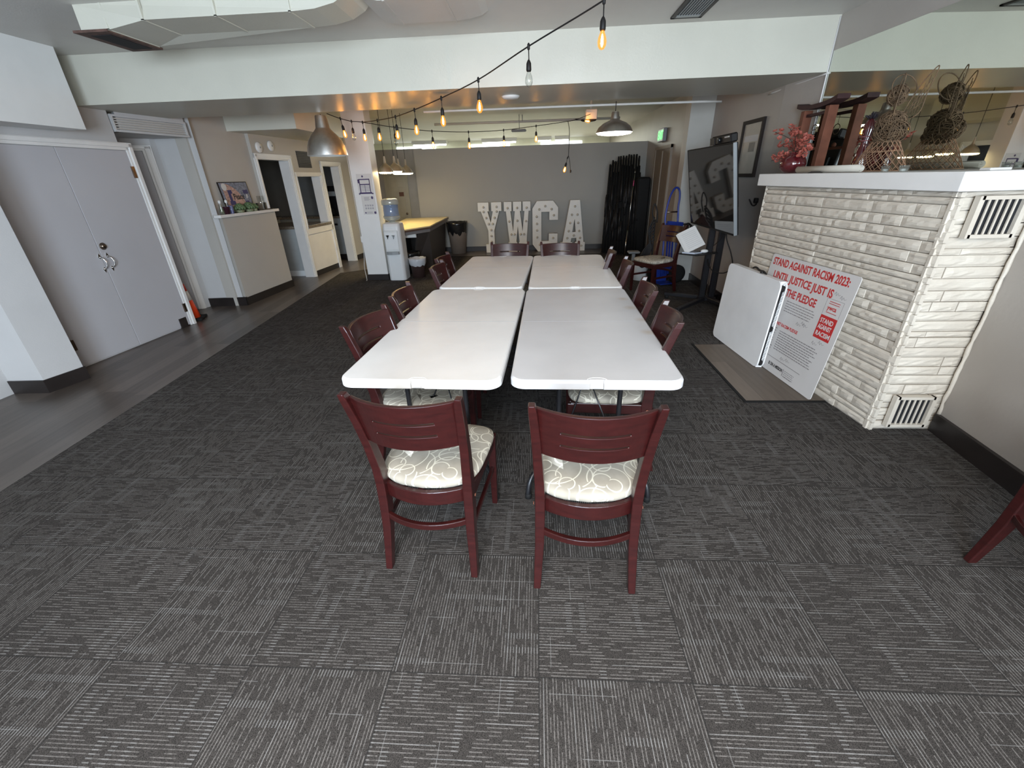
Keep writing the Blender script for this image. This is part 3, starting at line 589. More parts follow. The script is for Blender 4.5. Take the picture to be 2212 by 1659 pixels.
# ================================================================== TABLES
def rounded_rect(w, l, r, n=6):
    pts = []
    for cx, cy, a0 in ((w/2-r, l/2-r, 0), (-w/2+r, l/2-r, 90), (-w/2+r, -l/2+r, 180), (w/2-r, -l/2+r, 270)):
        for k in range(n+1):
            a = math.radians(a0+90*k/n); pts.append((cx+r*math.cos(a), cy+r*math.sin(a)))
    return pts
def skirt(mb, rings):           # rings: lists of 3-D points with equal count; capped both ends
    n = len(rings[0]); vs = [p for r in rings for p in r]; fs = []
    for i in range(len(rings)-1): fs += [(i*n+k, i*n+(k+1) % n, (i+1)*n+(k+1) % n, (i+1)*n+k) for k in range(n)]
    mb.add(vs, fs, False); mb.add(rings[0], [list(range(n))[::-1]]); mb.add(rings[-1], [list(range(n))])
def table_outline(w, l, inset, r):
    """rounded rectangle with a finger notch in the middle of both short edges"""
    p = rounded_rect(w-2*inset, l-2*inset, r-inset)
    out = []
    for i, a in enumerate(p):
        out.append(a); c = p[(i+1) % len(p)]
        for sgn in (1, -1):
            if abs(a[1]-c[1]) < 1e-6 and abs(a[1]-sgn*(l/2-inset)) < 1e-6 and abs(a[0]-c[0]) > 0.3:
                d = 1 if c[0] > a[0] else -1; nw = 0.030 + inset*0.0; e = sgn*(l/2-inset); q = sgn*(l/2-0.016)
                out += [(-d*nw, e), (-d*nw, q), (d*nw, q), (d*nw, e)]
    return out
def folding_table(name, label, loc, rotz, w, l, group, fold=0.0, ends=(1, -1)):
    t = thing(name, label, 'table', loc, rotz, group); H = 0.74
    top = MB()
    R = [(0.010, 0.694), (0.0, 0.700), (0.0, 0.727), (0.004, 0.735), (0.012, 0.74)]
    rings = [[(x, y, z) for x, y in table_outline(w, l, ins, 0.065)] for ins, z in R]
    skirt(top, rings); obj('tabletop', top, 'table', t, world=False)
    b = MB(); b.box(-w/2+0.012, w/2-0.012, fold-0.0016, fold+0.0016, 0.735, 0.7404); obj('fold_seam', b, plain('seam_grey', (0.42, 0.42, 0.44)), t, world=False)
    for s_ in (-1, 1):
        b = MB(); b.box(-0.029, 0.029, s_*(l/2-0.010)-0.006, s_*(l/2-0.010)+0.006, 0.700, 0.722); b.box(-0.017, 0.017, s_*(l/2-0.002)-0.006, s_*(l/2-0.002)+0.004, 0.706, 0.713); obj('latch', b, 'table', t, world=False, bevel=0.002)
        b = MB()
        for k in range(15):
            a0 = PI*k/14; a1 = PI*(k+1)/14
            if k < 14: b.hexa([(0.042*math.cos(a), s_*(l/2-0.015)-s_*0.022*math.sin(a)*1.0, 0.739) for a in (a0, a1)][:1]*1 + [(0.042*math.cos(a1), s_*(l/2-0.015-0.022*math.sin(a1)), 0.739), (0.038*math.cos(a1), s_*(l/2-0.015-0.019*math.sin(a1)), 0.739), (0.038*math.cos(a0), s_*(l/2-0.015-0.019*math.sin(a0)), 0.739)],
                              [(0.042*math.cos(a0), s_*(l/2-0.015-0.022*math.sin(a0)), 0.7412), (0.042*math.cos(a1), s_*(l/2-0.015-0.022*math.sin(a1)), 0.7412), (0.038*math.cos(a1), s_*(l/2-0.015-0.019*math.sin(a1)), 0.7412), (0.038*math.cos(a0), s_*(l/2-0.015-0.019*math.sin(a0)), 0.7412)])
        obj('emboss', b, 'table', t, world=False)
    for s_ in (-1, 1):
        y = s_*(l/2-0.26)
        for sx in (-1, 1):
            b = MB(); b.tube(smooth_path([(sx*0.15, y, 0.70), (sx*0.15, y, 0.45), (sx*0.155, y, 0.30), (sx*0.20, y+s_*0.03, 0.20), (sx*0.285, y+s_*0.12, 0.12), (sx*0.305, y+s_*0.15, 0.05), (sx*0.305, y+s_*0.15, 0.008)], 5), 0.0125, 10)
            lg = obj('leg', b, 'black_metal', t, world=False)
            b = MB(); b.lathe([(0.017, 0.004), (0.017, 0.03), (0.0135, 0.034)], 12, (sx*0.305, y+s_*0.15, 0)); obj('foot_cap', b, 'rubber', lg, world=False)
        for q, z_ in ((0.15, 0.69), (0.152, 0.36)):
            b = MB(); b.tube([(-q, y, z_), (q, y, z_)], 0.011, 8); obj('cross_bar', b, 'black_metal', t, world=False)
        b = MB(); b.tube([(-0.10, y, 0.36), (0, y-s_*0.18, 0.58), (0.10, y, 0.36)], 0.006, 6); b.tube([(0, y-s_*0.18, 0.58), (0, y-s_*0.42, 0.69)], 0.006, 6); obj('brace', b, 'black_metal', t, world=False)
    return t
TG = 'white folding tables pushed together'
folding_table('folding_table', 'white plastic folding table, front left of the four pushed together', (-0.4975, 2.485, 0), math.radians(-2.2), 0.735, 1.68, TG)
folding_table('folding_table', 'white plastic folding table with tan stains, front right of the four pushed together', (0.267, 2.465, 0), math.radians(-1.2), 0.745, 1.66, TG)
folding_table('folding_table', 'white plastic folding table, far left of the four, nearest the water cooler', (-0.428, 4.105, 0), math.radians(-3.0), 0.685, 1.50, TG, 0.08)
folding_table('folding_table', 'white plastic folding table, far right of the four, nearest the black television', (0.305, 4.075, 0), math.radians(-1.2), 0.735, 1.53, TG, 0.08)
def add_stains():
    t = NT('stained_white_plastic'); v = t.coord(); n = t.noise(v, 3.5, 4)
    c = t.ramp(n, [(0.3, (0.565, 0.565, 0.58)), (0.7, (0.635, 0.635, 0.65))])
    for cx, cy, r in ((0.33, 0.28, 0.06), (0.35, 0.02, 0.05), (0.34, -0.20, 0.055), (0.31, 0.50, 0.05)):
        g = t.n('ShaderNodeVectorMath', operation='DISTANCE'); t.l(v, g.inputs[0]); g.inputs[1].default_value = (cx, cy, 0.74)
        f = t.math('MULTIPLY', t.math('SUBTRACT', 1.0, t.math('SMOOTH_MIN', t.math('DIVIDE', g.outputs[1], r), 1.0, 0.2)), t.noise(v, 14, 3))
        c = t.mix(t.math('MAXIMUM', f, 0.0), c, (0.42, 0.30, 0.18))
    t.base(c); t.rough(0.38); return t.m
[o for o in C.objects if o.name.startswith('tabletop')][1].data.materials[0] = add_stains()
# ================================================================== CHAIRS
def back_panel(mb, half, z0, z1, y0, y1, bow, th, slots):
    """curved top rail, rake from y0 (bottom) to y1 (top), bowed backwards, slots = (z0, z1, half-width)"""
    nu = 24; zs = sorted({z0, z1, *[a for s in slots for a in s[:2]], *[z0+(z1-z0)*k/6 for k in range(7)]})
    us = [-half + 2*half*i/nu for i in range(nu+1)]
    P = lambda u, z, o: (u, y0+(y1-y0)*(z-z0)/(z1-z0) - bow*(1-(u/half)**2) + o, z + (0.0 if z < z1-1e-6 else -0.012*(1-(u/half)**2)*0.0))
    keep = {}
    for i in range(nu):
        for j in range(len(zs)-1):
            um = (us[i]+us[i+1])/2; zm = (zs[j]+zs[j+1])/2
            keep[i, j] = not any(a < zm < c and abs(um) < hw for a, c, hw in slots)
    vs = []; id_ = {}
    def vid(i, j, s):
        if (i, j, s) not in id_: id_[i, j, s] = len(vs); vs.append(P(us[i], zs[j], th/2 if s else -th/2))
        return id_[i, j, s]
    fs = []
    for (i, j), k in keep.items():
        if not k: continue
        fs.append((vid(i, j, 1), vid(i+1, j, 1), vid(i+1, j+1, 1), vid(i, j+1, 1))); fs.append((vid(i, j, 0), vid(i, j+1, 0), vid(i+1, j+1, 0), vid(i+1, j, 0)))
        for di, dj, a, c in ((-1, 0, (i, j), (i, j+1)), (1, 0, (i+1, j), (i+1, j+1)), (0, -1, (i, j), (i+1, j)), (0, 1, (i, j+1), (i+1, j+1))):
            if not keep.get((i+di, j+dj), False): fs.append((vid(*a, 0), vid(*a, 1), vid(*c, 1), vid(*c, 0)))
    mb.add(vs, fs)
def sweep_rect(mb, path, secs):   # path pts with (half-x, half-y)
    rings = []
    for (x, y, z), (hx, hy) in zip(path, secs): rings.append([(x-hx, y-hy, z), (x+hx, y-hy, z), (x+hx, y+hy, z), (x-hx, y+hy, z)])
    skirt(mb, rings)
def curved_bar(mb, half, y, bow, z0, z1, th, n=14):
    lo, hi = [], []
    for i in range(n):
        ua, ub = -half+2*half*i/n, -half+2*half*(i+1)/n
        ya, yb = y-bow*(1-(ua/half)**2), y-bow*(1-(ub/half)**2)
        mb.hexa([(ua, ya-th/2, z0), (ub, yb-th/2, z0), (ub, yb+th/2, z0), (ua, ya+th/2, z0)], [(ua, ya-th/2, z1), (ub, yb-th/2, z1), (ub, yb+th/2, z1), (ua, ya+th/2, z1)])
def make_chair(loc, rotz, label, group):
    t = thing('dining_chair', label, 'chair', loc, rotz, group)
    b = MB(); n = 44; rings = []
    def out(k, grow):
        a = 2*PI*k/n; ca, sa = math.cos(a), math.sin(a); e = 0.42
        x = math.copysign(abs(ca)**e, ca); y = math.copysign(abs(sa)**e, sa)
        w = 0.211 + 0.012*y; yy = y*(0.205 if y > 0 else 0.186)
        if y < 0: yy -= 0.050*(1-x*x)*min(1, -y*1.2)
        return (x*(w+grow), yy + (1 if y > 0 else -1)*grow*0.9)
    for grow, z in ((-0.012, 0.418), (0.0, 0.424), (0.006, 0.438), (0.004, 0.452), (-0.012, 0.463), (-0.05, 0.470), (-0.12, 0.474)): rings.append([(*out(k, grow), z) for k in range(n)])
    skirt(b, rings); b.sm = [True]*len(b.sm); b.sm[-1] = False; obj('seat', b, 'fabric', t, world=False)
    b = MB(); curved_bar(b, 0.172, -0.196, 0.052, 0.355, 0.420, 0.022); curved_bar(b, 0.19, 0.185, -0.0, 0.36, 0.418, 0.022)
    for s_ in (-1, 1): b.hexa([(s_*0.172, -0.19, 0.36), (s_*0.196, -0.19, 0.36), (s_*0.210, 0.19, 0.36), (s_*0.186, 0.19, 0.36)], [(s_*0.172, -0.19, 0.418), (s_*0.196, -0.19, 0.418), (s_*0.210, 0.19, 0.418), (s_*0.186, 0.19, 0.418)])
    obj('seat_frame', b, 'chair', t, world=False, bevel=0.003)
    for s_ in (-1, 1):
        b = MB()
        pth = [(s_*0.190, -0.268, 0.0), (s_*0.186, -0.247, 0.10), (s_*0.181, -0.226, 0.22), (s_*0.180, -0.212, 0.34), (s_*0.180, -0.208, 0.42), (s_*0.182, -0.214, 0.50), (s_*0.188, -0.236, 0.62), (s_*0.194, -0.268, 0.74), (s_*0.201, -0.304, 0.85), (s_*0.204, -0.316, 0.880)]
        sweep_rect(b, pth, [(0.014, 0.017), (0.016, 0.020), (0.018, 0.024), (0.019, 0.028), (0.019, 0.029), (0.018, 0.026), (0.017, 0.022), (0.016, 0.020), (0.014, 0.019), (0.011, 0.016)])
        rl = obj('leg', b, 'chair', t, world=False, bevel=0.004)
        b = MB(); b.lathe([(0.006, -0.002), (0.006, 0.003), (0, 0.003)], 10, (s_*0.205, -0.208, 0.39), None); 
        b = MB(); b.tube([(s_*0.2035, -0.212, 0.39), (s_*0.2065, -0.212, 0.39)], 0.0065, 10); obj('bolt_cover', b, 'brown_wood', rl, world=False)
        b = MB(); sweep_rect(b, [(s_*0.196, 0.186, 0.0), (s_*0.196, 0.188, 0.2), (s_*0.196, 0.188, 0.415)], [(0.013, 0.013), (0.017, 0.016), (0.019, 0.018)]); obj('leg', b, 'chair', t, world=False, bevel=0.003)
    b = MB(); back_panel(b, 0.191, 0.650, 0.858, -0.236, -0.292, 0.062, 0.018, ((0.772, 0.781, 0.112), (0.716, 0.725, 0.112))); obj('backrest', b, 'chair', t, world=False, bevel=0.003)
    b = MB(); curved_bar(b, 0.176, -0.226, 0.055, 0.255, 0.282, 0.020); obj('stretcher', b, 'chair', t, world=False, bevel=0.003)
    for s_ in (-1, 1):
        b = MB(); b.hexa([(s_*0.176, -0.22, 0.215), (s_*0.192, -0.22, 0.215), (s_*0.204, 0.18, 0.215), (s_*0.188, 0.18, 0.215)], [(s_*0.176, -0.22, 0.24), (s_*0.192, -0.22, 0.24), (s_*0.204, 0.18, 0.24), (s_*0.188, 0.18, 0.24)]); obj('stretcher', b, 'chair', t, world=False, bevel=0.003)
    return t
CG = 'mahogany dining chairs with swirl seats'
R_ = math.radians
ch0 = make_chair((0.194, 1.478, 0.004), R_(-2.0), 'mahogany chair with its back to the camera at the front right table', CG)
for x, y, a, lab in (
    (-0.436, 1.545, -5, 'mahogany chair with its back to the camera at the front left table'),
    (-0.625, 2.115, -101, 'mahogany chair nearest the camera on the left long side of the tables'),
    (-0.600, 2.765, -89, 'mahogany chair second from the camera on the left long side of the tables'),
    (-0.545, 3.640, -90, 'mahogany chair third from the camera on the left long side, beside the far table'),
    (-0.590, 4.065, -93, 'mahogany chair farthest from the camera on the left long side of the tables'),
    (0.385, 2.215, 84, 'mahogany chair nearest the camera on the right long side of the tables'),
    (0.410, 2.820, 86, 'mahogany chair second from the camera on the right long side of the tables'),
    (0.430, 3.675, 83, 'mahogany chair third from the camera on the right long side, beside the far table'),
    (0.385, 4.255, 81, 'mahogany chair farthest from the camera on the right long side of the tables'),
    (-0.325, 4.575, 177, 'mahogany chair at the far table end before letters Y and W'),
    (0.245, 4.525, 181, 'mahogany chair at the far table end before letters C and A'),
    (1.600, 6.130, 121, 'mahogany chair standing on its own in front of the blue hand truck'),
    (2.095, 1.205, -90, 'mahogany chair cut by the picture edge, only its splayed leg in view')):
    dup(ch0, (x, y, 0.004), R_(a), lab, CG)
# ================================================================== STRING LIGHTS
def string_light(label, pts, drops, loc, unlit=(), ends=None, offs=None):
    t = thing('string_light', label, 'string lights', loc)
    b = MB(); b.tube(smooth_path(pts, 6), 0.0048, 6); obj('cord', b, 'black_cord', t)
    for i, p in enumerate(drops):
        p = Vector(p); d = Vector((offs or {}).get(i, (0, 0, -1))).normalized()
        m = Matrix.Translation(p) @ Vector((0, 0, -1)).rotation_difference(d).to_matrix().to_4x4() @ Matrix.Scale(0.83, 4)
        b = MB(); b.lathe([(0.003, -0.026), (0.011, -0.02), (0.011, 0.012), (0.004, 0.022)], 10, (0, 0, 0), m); b.tube([m @ Vector((0, 0, -0.02)), m @ Vector((0.002, 0, -0.10))], 0.0035, 6)
        b.lathe([(0.0045, -0.085), (0.012, -0.095), (0.0195, -0.112), (0.021, -0.155), (0.017, -0.165), (0.0, -0.165)], 14, (0, 0, 0), m)
        so = obj('socket', b, 'black_plastic', t)
        lit = i not in unlit
        b = MB(); b.lathe([(0.0135, -0.162), (0.0155, -0.172), (0.0265, -0.200), (0.0315, -0.225), (0.0285, -0.248), (0.017, -0.266), (0.0, -0.272)], 16, (0, 0, 0), m); obj('bulb_glass', b, 'bulb_glass' if lit else 'clear_glass', so)
        b = MB(); b.lathe([(0.0, -0.18), (0.004, -0.185), (0.0085, -0.212), (0.0095, -0.235), (0.005, -0.25), (0.0, -0.252)] if lit else [(0.0, -0.18), (0.003, -0.19), (0.002, -0.23), (0.0, -0.235)], 8, (0, 0, 0), m); obj('filament', b, 'filament' if lit else 'bulb_off', so)
    if ends:
        b = MB(); b.tube(smooth_path(ends, 5), 0.004, 6); b.lathe([(0.006, 0.0), (0.012, 0.01), (0.012, 0.04), (0.0, 0.045)], 10, Vector(ends[-1]) - Vector((0, 0, 0.04))); obj('plug_end', b, 'black_cord', t)
    return t
SA = [(0.372, 3.1, 2.40), (-0.059, 3.5, 2.298), (-0.468, 4.05, 2.224), (-0.881, 4.6, 2.193), (-1.265, 5.1, 2.175), (-1.617, 5.6, 2.180), (-1.996, 6.1, 2.208), (-2.366, 6.6, 2.249)]
string_light('black string light cord sloping from the front ceiling down towards the white column', [(0.98, 2.45, 2.605), (0.70, 2.76, 2.50)] + SA, SA[:7], SA[3], unlit=(1,))
SB = [(-2.72, 6.32, 2.33), (-2.65, 6.35, 2.302), (-2.591, 6.42, 2.281), (-2.479, 6.5, 2.254), (-2.366, 6.6, 2.249), (-2.008, 6.82, 2.198), (-1.533, 7.08, 2.158), (-1.039, 7.36, 2.153), (-0.525, 7.6, 2.18), (-0.025, 7.82, 2.238), (0.485, 8.0, 2.301), (0.621, 8.05, 2.327), (0.85, 8.13, 2.40)]
DB = SB[2:10] + [SB[11]]
string_light('black string light strung across the back from the column to the ceiling box', SB, DB, SB[6], unlit=(1, 3), offs={8: (0.9, 0, -0.15), 0: (0.15, 0, -1)})
string_light('lone string light bulb hanging on a long vertical cord in front of the back wall', [(0.485, 8.0, 2.301), (0.512, 8.0, 2.15), (0.506, 8.0, 1.823), (0.492, 8.0, 1.785)], [(0.492, 8.0, 1.785)], (0.485, 8.0, 2.301), ends=[(0.506, 8.0, 1.823), (0.524, 8.0, 1.755), (0.548, 8.0, 1.60)], offs={0: (-0.25, 0, -1)})
# ================================================================== PENDANT LAMPS
def dome_pendant(label, loc, top, prof, mat_on, group=None, tilt=None):
    t = thing('pendant_lamp', label, 'lamp', loc, 0, group); L = Vector(loc)
    m = Matrix.Translation(L) @ (tilt or Matrix.Identity(4))
    b = MB(); b.tube([(L.x, L.y, top), (L.x, L.y, loc[2]+prof[-1][1]-0.005)], 0.004, 6); obj('cord', b, 'black_cord', t)
    b = MB(); b.lathe(prof, 36, (0, 0, 0), m); b.f = [f for f in b.f if len(f) <= 4]; k = len(b.f); b.mi = b.mi[:k]; b.sm = b.sm[:k]; sh = obj('lamp_shade', b, 'aluminium', t)
    b = MB(); b.lathe([(max(0.001, r-0.004), z-0.001) for r, z in prof if z < prof[-1][1]*0.72], 36, (0, 0, 0), m); b.f = [f for f in b.f if len(f) <= 4]; k = len(b.f); b.mi = b.mi[:k]; b.sm = b.sm[:k]; obj('shade_lining', b, 'shade_inner', sh)
    b = MB(); b.lathe([(prof[-1][0]+0.001, prof[-1][1]), (0.0, prof[-1][1]+0.004)], 20, (0, 0, 0), m); obj('shade_cap', b, 'aluminium', t)
    R0 = prof[0][0]; dz = 0.022 if R0 < 0.15 else (0.024 if R0 < 0.21 else -0.05)
    b = MB(); b.lathe([(R0*0.90, 0.012), (R0*0.93, 0.0), (R0*0.90, -dz*0.6), (R0*0.6, -dz), (0.0, -dz*1.1)] if dz > 0 else [(0.0, 0.06), (0.05, 0.09), (0.03, 0.16), (0.0, 0.2)], 28, (0, 0, 0), m); obj('diffuser', b, mat_on, t)
    return t
big = [(0.228, 0.0), (0.225, 0.02), (0.212, 0.09), (0.185, 0.155), (0.145, 0.21), (0.105, 0.25), (0.082, 0.275), (0.078, 0.285), (0.064, 0.395), (0.060, 0.405)]
dome_pendant('large brushed aluminium bell pendant lamp hanging beside the white column', (-2.487, 5.6, 1.815), 2.235, big, 'bulb_off')
wide = [(0.205, 0.0), (0.200, 0.012), (0.175, 0.055), (0.125, 0.092), (0.075, 0.112), (0.052, 0.122), (0.048, 0.135), (0.040, 0.195), (0.036, 0.2)]
dome_pendant('wide shallow metal pendant lamp, lit inside, hanging right of the ceiling box', (0.860, 5.6, 1.942), 2.24, wide, 'lamp_white')
small = [(0.122, 0.0), (0.119, 0.010), (0.105, 0.045), (0.075, 0.085), (0.042, 0.112), (0.026, 0.128), (0.022, 0.135), (0.014, 0.225), (0.012, 0.23)]
PG = 'small pendant lamps over the counter desk'
for (x, y, z, lab) in ((-2.489, 7.68, 1.655, 'small lit pendant over the counter desk, nearest the white column'), (-2.448, 8.06, 1.671, 'small lit pendant over the counter desk, second from the white column'), (-2.498, 8.46, 1.646, 'small lit pendant over the counter desk, third from the white column'), (-2.467, 8.82, 1.647, 'small lit pendant over the counter desk, nearest the back partition')):
    dome_pendant(lab, (x, y, z), 2.61, small, 'lamp_on', PG)
# ================================================================== FOLDED TABLE AND PLEDGE POSTER LEANING ON THE FIREPLACE
FT = frame((1.787, 4.25, 0.010), (0.069, -1, 0), (0.055, 0, 1))        # x towards camera, y up, z out into the room
t = thing('folded_table', 'white folding table folded in half, leaning against the poster by the fireplace', 'table', (1.86, 3.8, 0))
b = MB(); FW, FH = 0.845, 0.725
def slab(z0, z1, r=0.05):
    rr = [(x+FW/2, y+FH/2) for x, y in rounded_rect(FW, FH, r)]
    skirt(b, [[FT @ Vector((x, y, z)) for x, y in rr] for z in (z0, z1)])
slab(-0.012, 0.0); slab(-0.058, -0.049)
for x0, x1, y0, y1 in ((0.02, 0.06, 0.0, 0.02), (0.05, FW-0.02, 0.0, 0.012), (0.05, FW-0.02, FH-0.012, FH)): b.box(x0, x1, y0, y1, -0.058, -0.008, FT)
b.box(0.0, 0.012, 0.05, FH-0.05, -0.058, -0.008, FT)
b.box(FW-0.034, FW-0.028, 0.0, FH, -0.058, -0.008, FT); obj('tabletop_halves', b, 'table', t)
b = MB()
for k in range(13):
    y = 0.05 + k*(FH-0.1)/12.0; b.tube([FT @ Vector((FW-0.008, y, -0.056)), FT @ Vector((FW-0.008, y+0.026, -0.026)), FT @ Vector((FW-0.008, y+0.052, -0.056))], 0.0035, 5)
obj('rib_lattice', b, 'table', t)
b = MB(); b.tube([FT @ Vector((FW-0.012, 0.03, -0.022)), FT @ Vector((FW-0.010, FH*0.45, -0.020)), FT @ Vector((FW-0.012, FH-0.04, -0.026))], 0.011, 8); obj('leg', b, 'black_metal', t)
for y in (0.045, FH*0.47, FH-0.055):
    b = MB(); b.box(FW-0.045, FW+0.006, y-0.024, y+0.024, -0.046, -0.014, FT, 0.01); obj('leg_clamp', b, 'black_plastic', t)
b = MB(); b.tube(smooth_path([FT @ Vector(p) for p in ((0.56, FH-0.005, -0.04), (0.52, FH+0.016, -0.035), (0.46, FH+0.018, -0.03), (0.40, FH+0.03, -0.03), (0.36, FH+0.02, -0.03))], 4), 0.008, 8); b.ball(FT @ Vector((0.50, FH+0.008, -0.035)), 0.018); obj('carry_hook', b, 'black_plastic', t)
# poster
PT = frame((1.883, 3.785, 0.010), (0.078, -0.965, 0), (0.094, 0, 0.885)); PW, PH = 0.965, 0.885
t = thing('pledge_poster', 'large pale pledge board with red headline leaning on the white stone fireplace', 'poster', (1.95, 3.3, 0))
b = MB(); b.prism([(x+PW/2, y+PH/2) for x, y in rounded_rect(PW, PH, 0.02)], -0.005, 0.0, PT); obj('board', b, 'poster', t)
def ptext(name, s, x, y, size, mat, w=None, bold=0.0): return text_mesh(name, s, size, mat, t, PT @ Matrix.Translation((x, y, 0.0006)), 0.0003, bold, w)
ptext('headline', 'STAND AGAINST RACISM 2023:', 0.03, 0.805, 0.080, 'red_ink', 0.86, 0.0022)
ptext('headline', 'UNTIL JUSTICE JUST IS', 0.085, 0.705, 0.080, 'red_ink', 0.70, 0.0022)
ptext('headline', 'TAKE THE PLEDGE', 0.15, 0.605, 0.080, 'red_ink', 0.52, 0.0022)
ptext('subheading', 'AGAINST RACISM PLEDGE', 0.27, 0.375, 0.034, 'red_ink', 0.33, 0.0008)
ptext('slogan', 'IS ON A MISSION', 0.405, 0.055, 0.036, 'black_ink', 0.185, 0.0012)
rnd = random.Random(5)
def lines(x0, x1, y, n, pitch, h, ragged=0.12):
    mb = MB()
    for k in range(n):
        x = x0; e = x1 - rnd.random()*ragged*(x1-x0)
        while x < e:
            l = rnd.uniform(0.010, 0.035); mb.box(x, min(x+l, e), y-k*pitch, y-k*pitch+h, 0.0002, 0.0007, PT); x += l + 0.005
    return mb
obj('body_text', lines(0.36, 0.70, 0.57, 5, 0.019, 0.006), 'grey_ink', t); obj('body_text', lines(0.40, 0.86, 0.335, 9, 0.0185, 0.007), 'grey_ink', t); obj('body_text', lines(0.30, 0.37, 0.345, 9, 0.021, 0.006, 0.4), 'grey_ink', t)
b = MB(); b.box(0.34, 0.78, 0.118, 0.122, 0.0002, 0.0007, PT); b.box(0.62, 0.72, 0.03, 0.033, 0.0002, 0.0007, PT); b.box(0.60, 0.607, 0.03, 0.085, 0.0002, 0.0007, PT); obj('rule', b, 'grey_ink', t)
obj('body_text', lines(0.615, 0.74, 0.075, 4, 0.014, 0.004), 'grey_ink', t)
b = MB()
for k, (x, y) in enumerate(((0.52, 0.14), (0.58, 0.15), (0.80, 0.735), (0.86, 0.72), (0.55, 0.44), (0.62, 0.45), (0.83, 0.39), (0.77, 0.37), (0.60, 0.46))):
    b.tube(smooth_path([PT @ Vector((x+dx*0.9, y+dy, 0.001)) for dx, dy in ((0, 0), (0.012, 0.02), (0.02, -0.006), (0.032, 0.014), (0.045, 0.0), (0.06, 0.008))], 4), 0.0009, 4)
obj('signatures', b, 'grey_ink', t)
b = MB(); b.box(0.755, 0.915, 0.42, 0.585, 0.0002, 0.0008, PT); red = obj('red_square', b, 'red_ink', t)
for s_, y, w_ in (('STAND', 0.533, 0.125), ('AGAINST', 0.489, 0.130), ('RACISM', 0.440, 0.138)):
    text_mesh('square_lettering', s_, 0.046, 'paper', red, PT @ Matrix.Translation((0.766, y, 0.0012)), 0.0003, 0.0008, w_)
ptext('logo_word', 'ywca', 0.785, 0.628, 0.045, 'red_ink', 0.088, 0.001)
b = MB(); 
for y in (0.668, 0.682, 0.608): b.box(0.785, 0.885, y, y+0.004, 0.0002, 0.0007, PT)
obj('logo_rule', b, 'red_ink', t)
b = MB(); b.box(0.755, 0.915, 0.70, 0.702, 0.0002, 0.0007, PT); b.box(0.755, 0.757, 0.59, 0.70, 0.0002, 0.0007, PT); b.box(0.913, 0.915, 0.59, 0.70, 0.0002, 0.0007, PT); obj('logo_frame', b, 'grey_ink', t)
# ================================================================== TELEVISION ON ITS STAND
t = thing('tv_stand', 'black wheeled television stand with twin poles beside the folded table', 'tv stand', (2.13, 5.47, 0))
for x in (2.075, 2.195):
    b = MB(); b.box(x-0.036, x+0.036, 5.44, 5.50, 0.07, 1.5, None, 0.012); obj('pole', b, 'black_metal', t)
b = MB(); b.box(2.128, 2.138, 5.46, 5.475, 0.1, 1.45); obj('cable_strip', b, 'chrome', t)
b = MB(); b.box(2.03, 2.24, 5.40, 5.54, 0.045, 0.09, None, 0.01); obj('base', b, 'black_metal', t)
for ex, ey in ((1.69, 5.74), (1.63, 4.97), (2.27, 5.02), (2.325, 5.62)):
    b = MB(); d = Vector((ex-2.13, ey-5.47, 0)).normalized(); s_ = Vector((-d.y, d.x, 0))*0.026; o = Vector((2.13, 5.47, 0)) + d*0.05; e = Vector((ex, ey, 0))
    b.hexa([o-s_+Vector((0, 0, 0.05)), e-s_+Vector((0, 0, 0.05)), e+s_+Vector((0, 0, 0.05)), o+s_+Vector((0, 0, 0.05))], [o-s_+Vector((0, 0, 0.095)), e-s_+Vector((0, 0, 0.085)), e+s_+Vector((0, 0, 0.085)), o+s_+Vector((0, 0, 0.095))])
    lg = obj('leg', b, 'black_metal', t, bevel=0.005)
    b = MB(); b.lathe([(0.0, -0.012), (0.026, -0.012), (0.026, 0.012), (0.0, 0.012)], 14, e - d*0.03 + Vector((0, 0, 0.031)), Matrix.Rotation(PI/2, 4, s_.cross(Vector((0, 0, 1))).normalized()) ); obj('caster', b, 'rubber', lg)
b = MB(); b.prism([(1.70, 5.42), (1.86, 5.26), (2.16, 5.40), (2.16, 5.50), (1.88, 5.58)], 0.625, 0.637); obj('shelf', b, 'black_plastic', t)
b = MB(); b.box(2.02, 2.2, 5.38, 5.50, 1.15, 1.45, None, 0.01); b.box(1.98, 2.06, 5.36, 5.46, 1.2, 1.4); obj('mount_bracket', b, 'black_metal', t)
TV = frame((1.935, 5.41, 1.335), (0.0, -1, 0), (-0.195, 0, 0.98)); TW, TH = 1.37, 0.86      # x towards camera, y up, z out of the screen
t = thing('television', 'large black television on the twin pole stand, its screen mirroring the marquee letters', 'television', (1.94, 5.41, 1.335))
b = MB(); b.box(-TW/2, TW/2, -TH/2, TH/2, -0.045, -0.004, TV, 0.006); obj('housing', b, 'black_plastic', t)
b = MB(); b.box(-TW/2+0.008, TW/2-0.008, -TH/2+0.018, TH/2-0.008, -0.006, 0.0, TV); obj('screen', b, 'screen', t)
b = MB()
b.box(-TW/2-0.002, -TW/2+0.006, -TH/2, TH/2, -0.03, 0.003, TV, 0.001)
b.box(-TW/2, TW/2, TH/2-0.006, TH/2+0.002, -0.03, 0.003, TV, 0.001); b.box(-TW/2, TW/2, -TH/2-0.002, -TH/2+0.014, -0.03, 0.003, TV, 0.001); obj('bezel', b, 'rubber', t)
b = MB(); b.box(TW/2-0.006, TW/2+0.004, -TH/2, TH/2, -0.03, 0.003, TV, 0.001); obj('side_strip', b, 'grey_plastic', t)
t = thing('conference_camera', 'black camera unit clipped on top of the television', 'camera', tuple(TV @ Vector((0.3, TH/2, 0))))
b = MB(); b.box(0.12, 0.62, TH/2+0.004, TH/2+0.085, -0.07, 0.0, TV, 0.012); obj('camera_body', b, 'black_plastic', t)
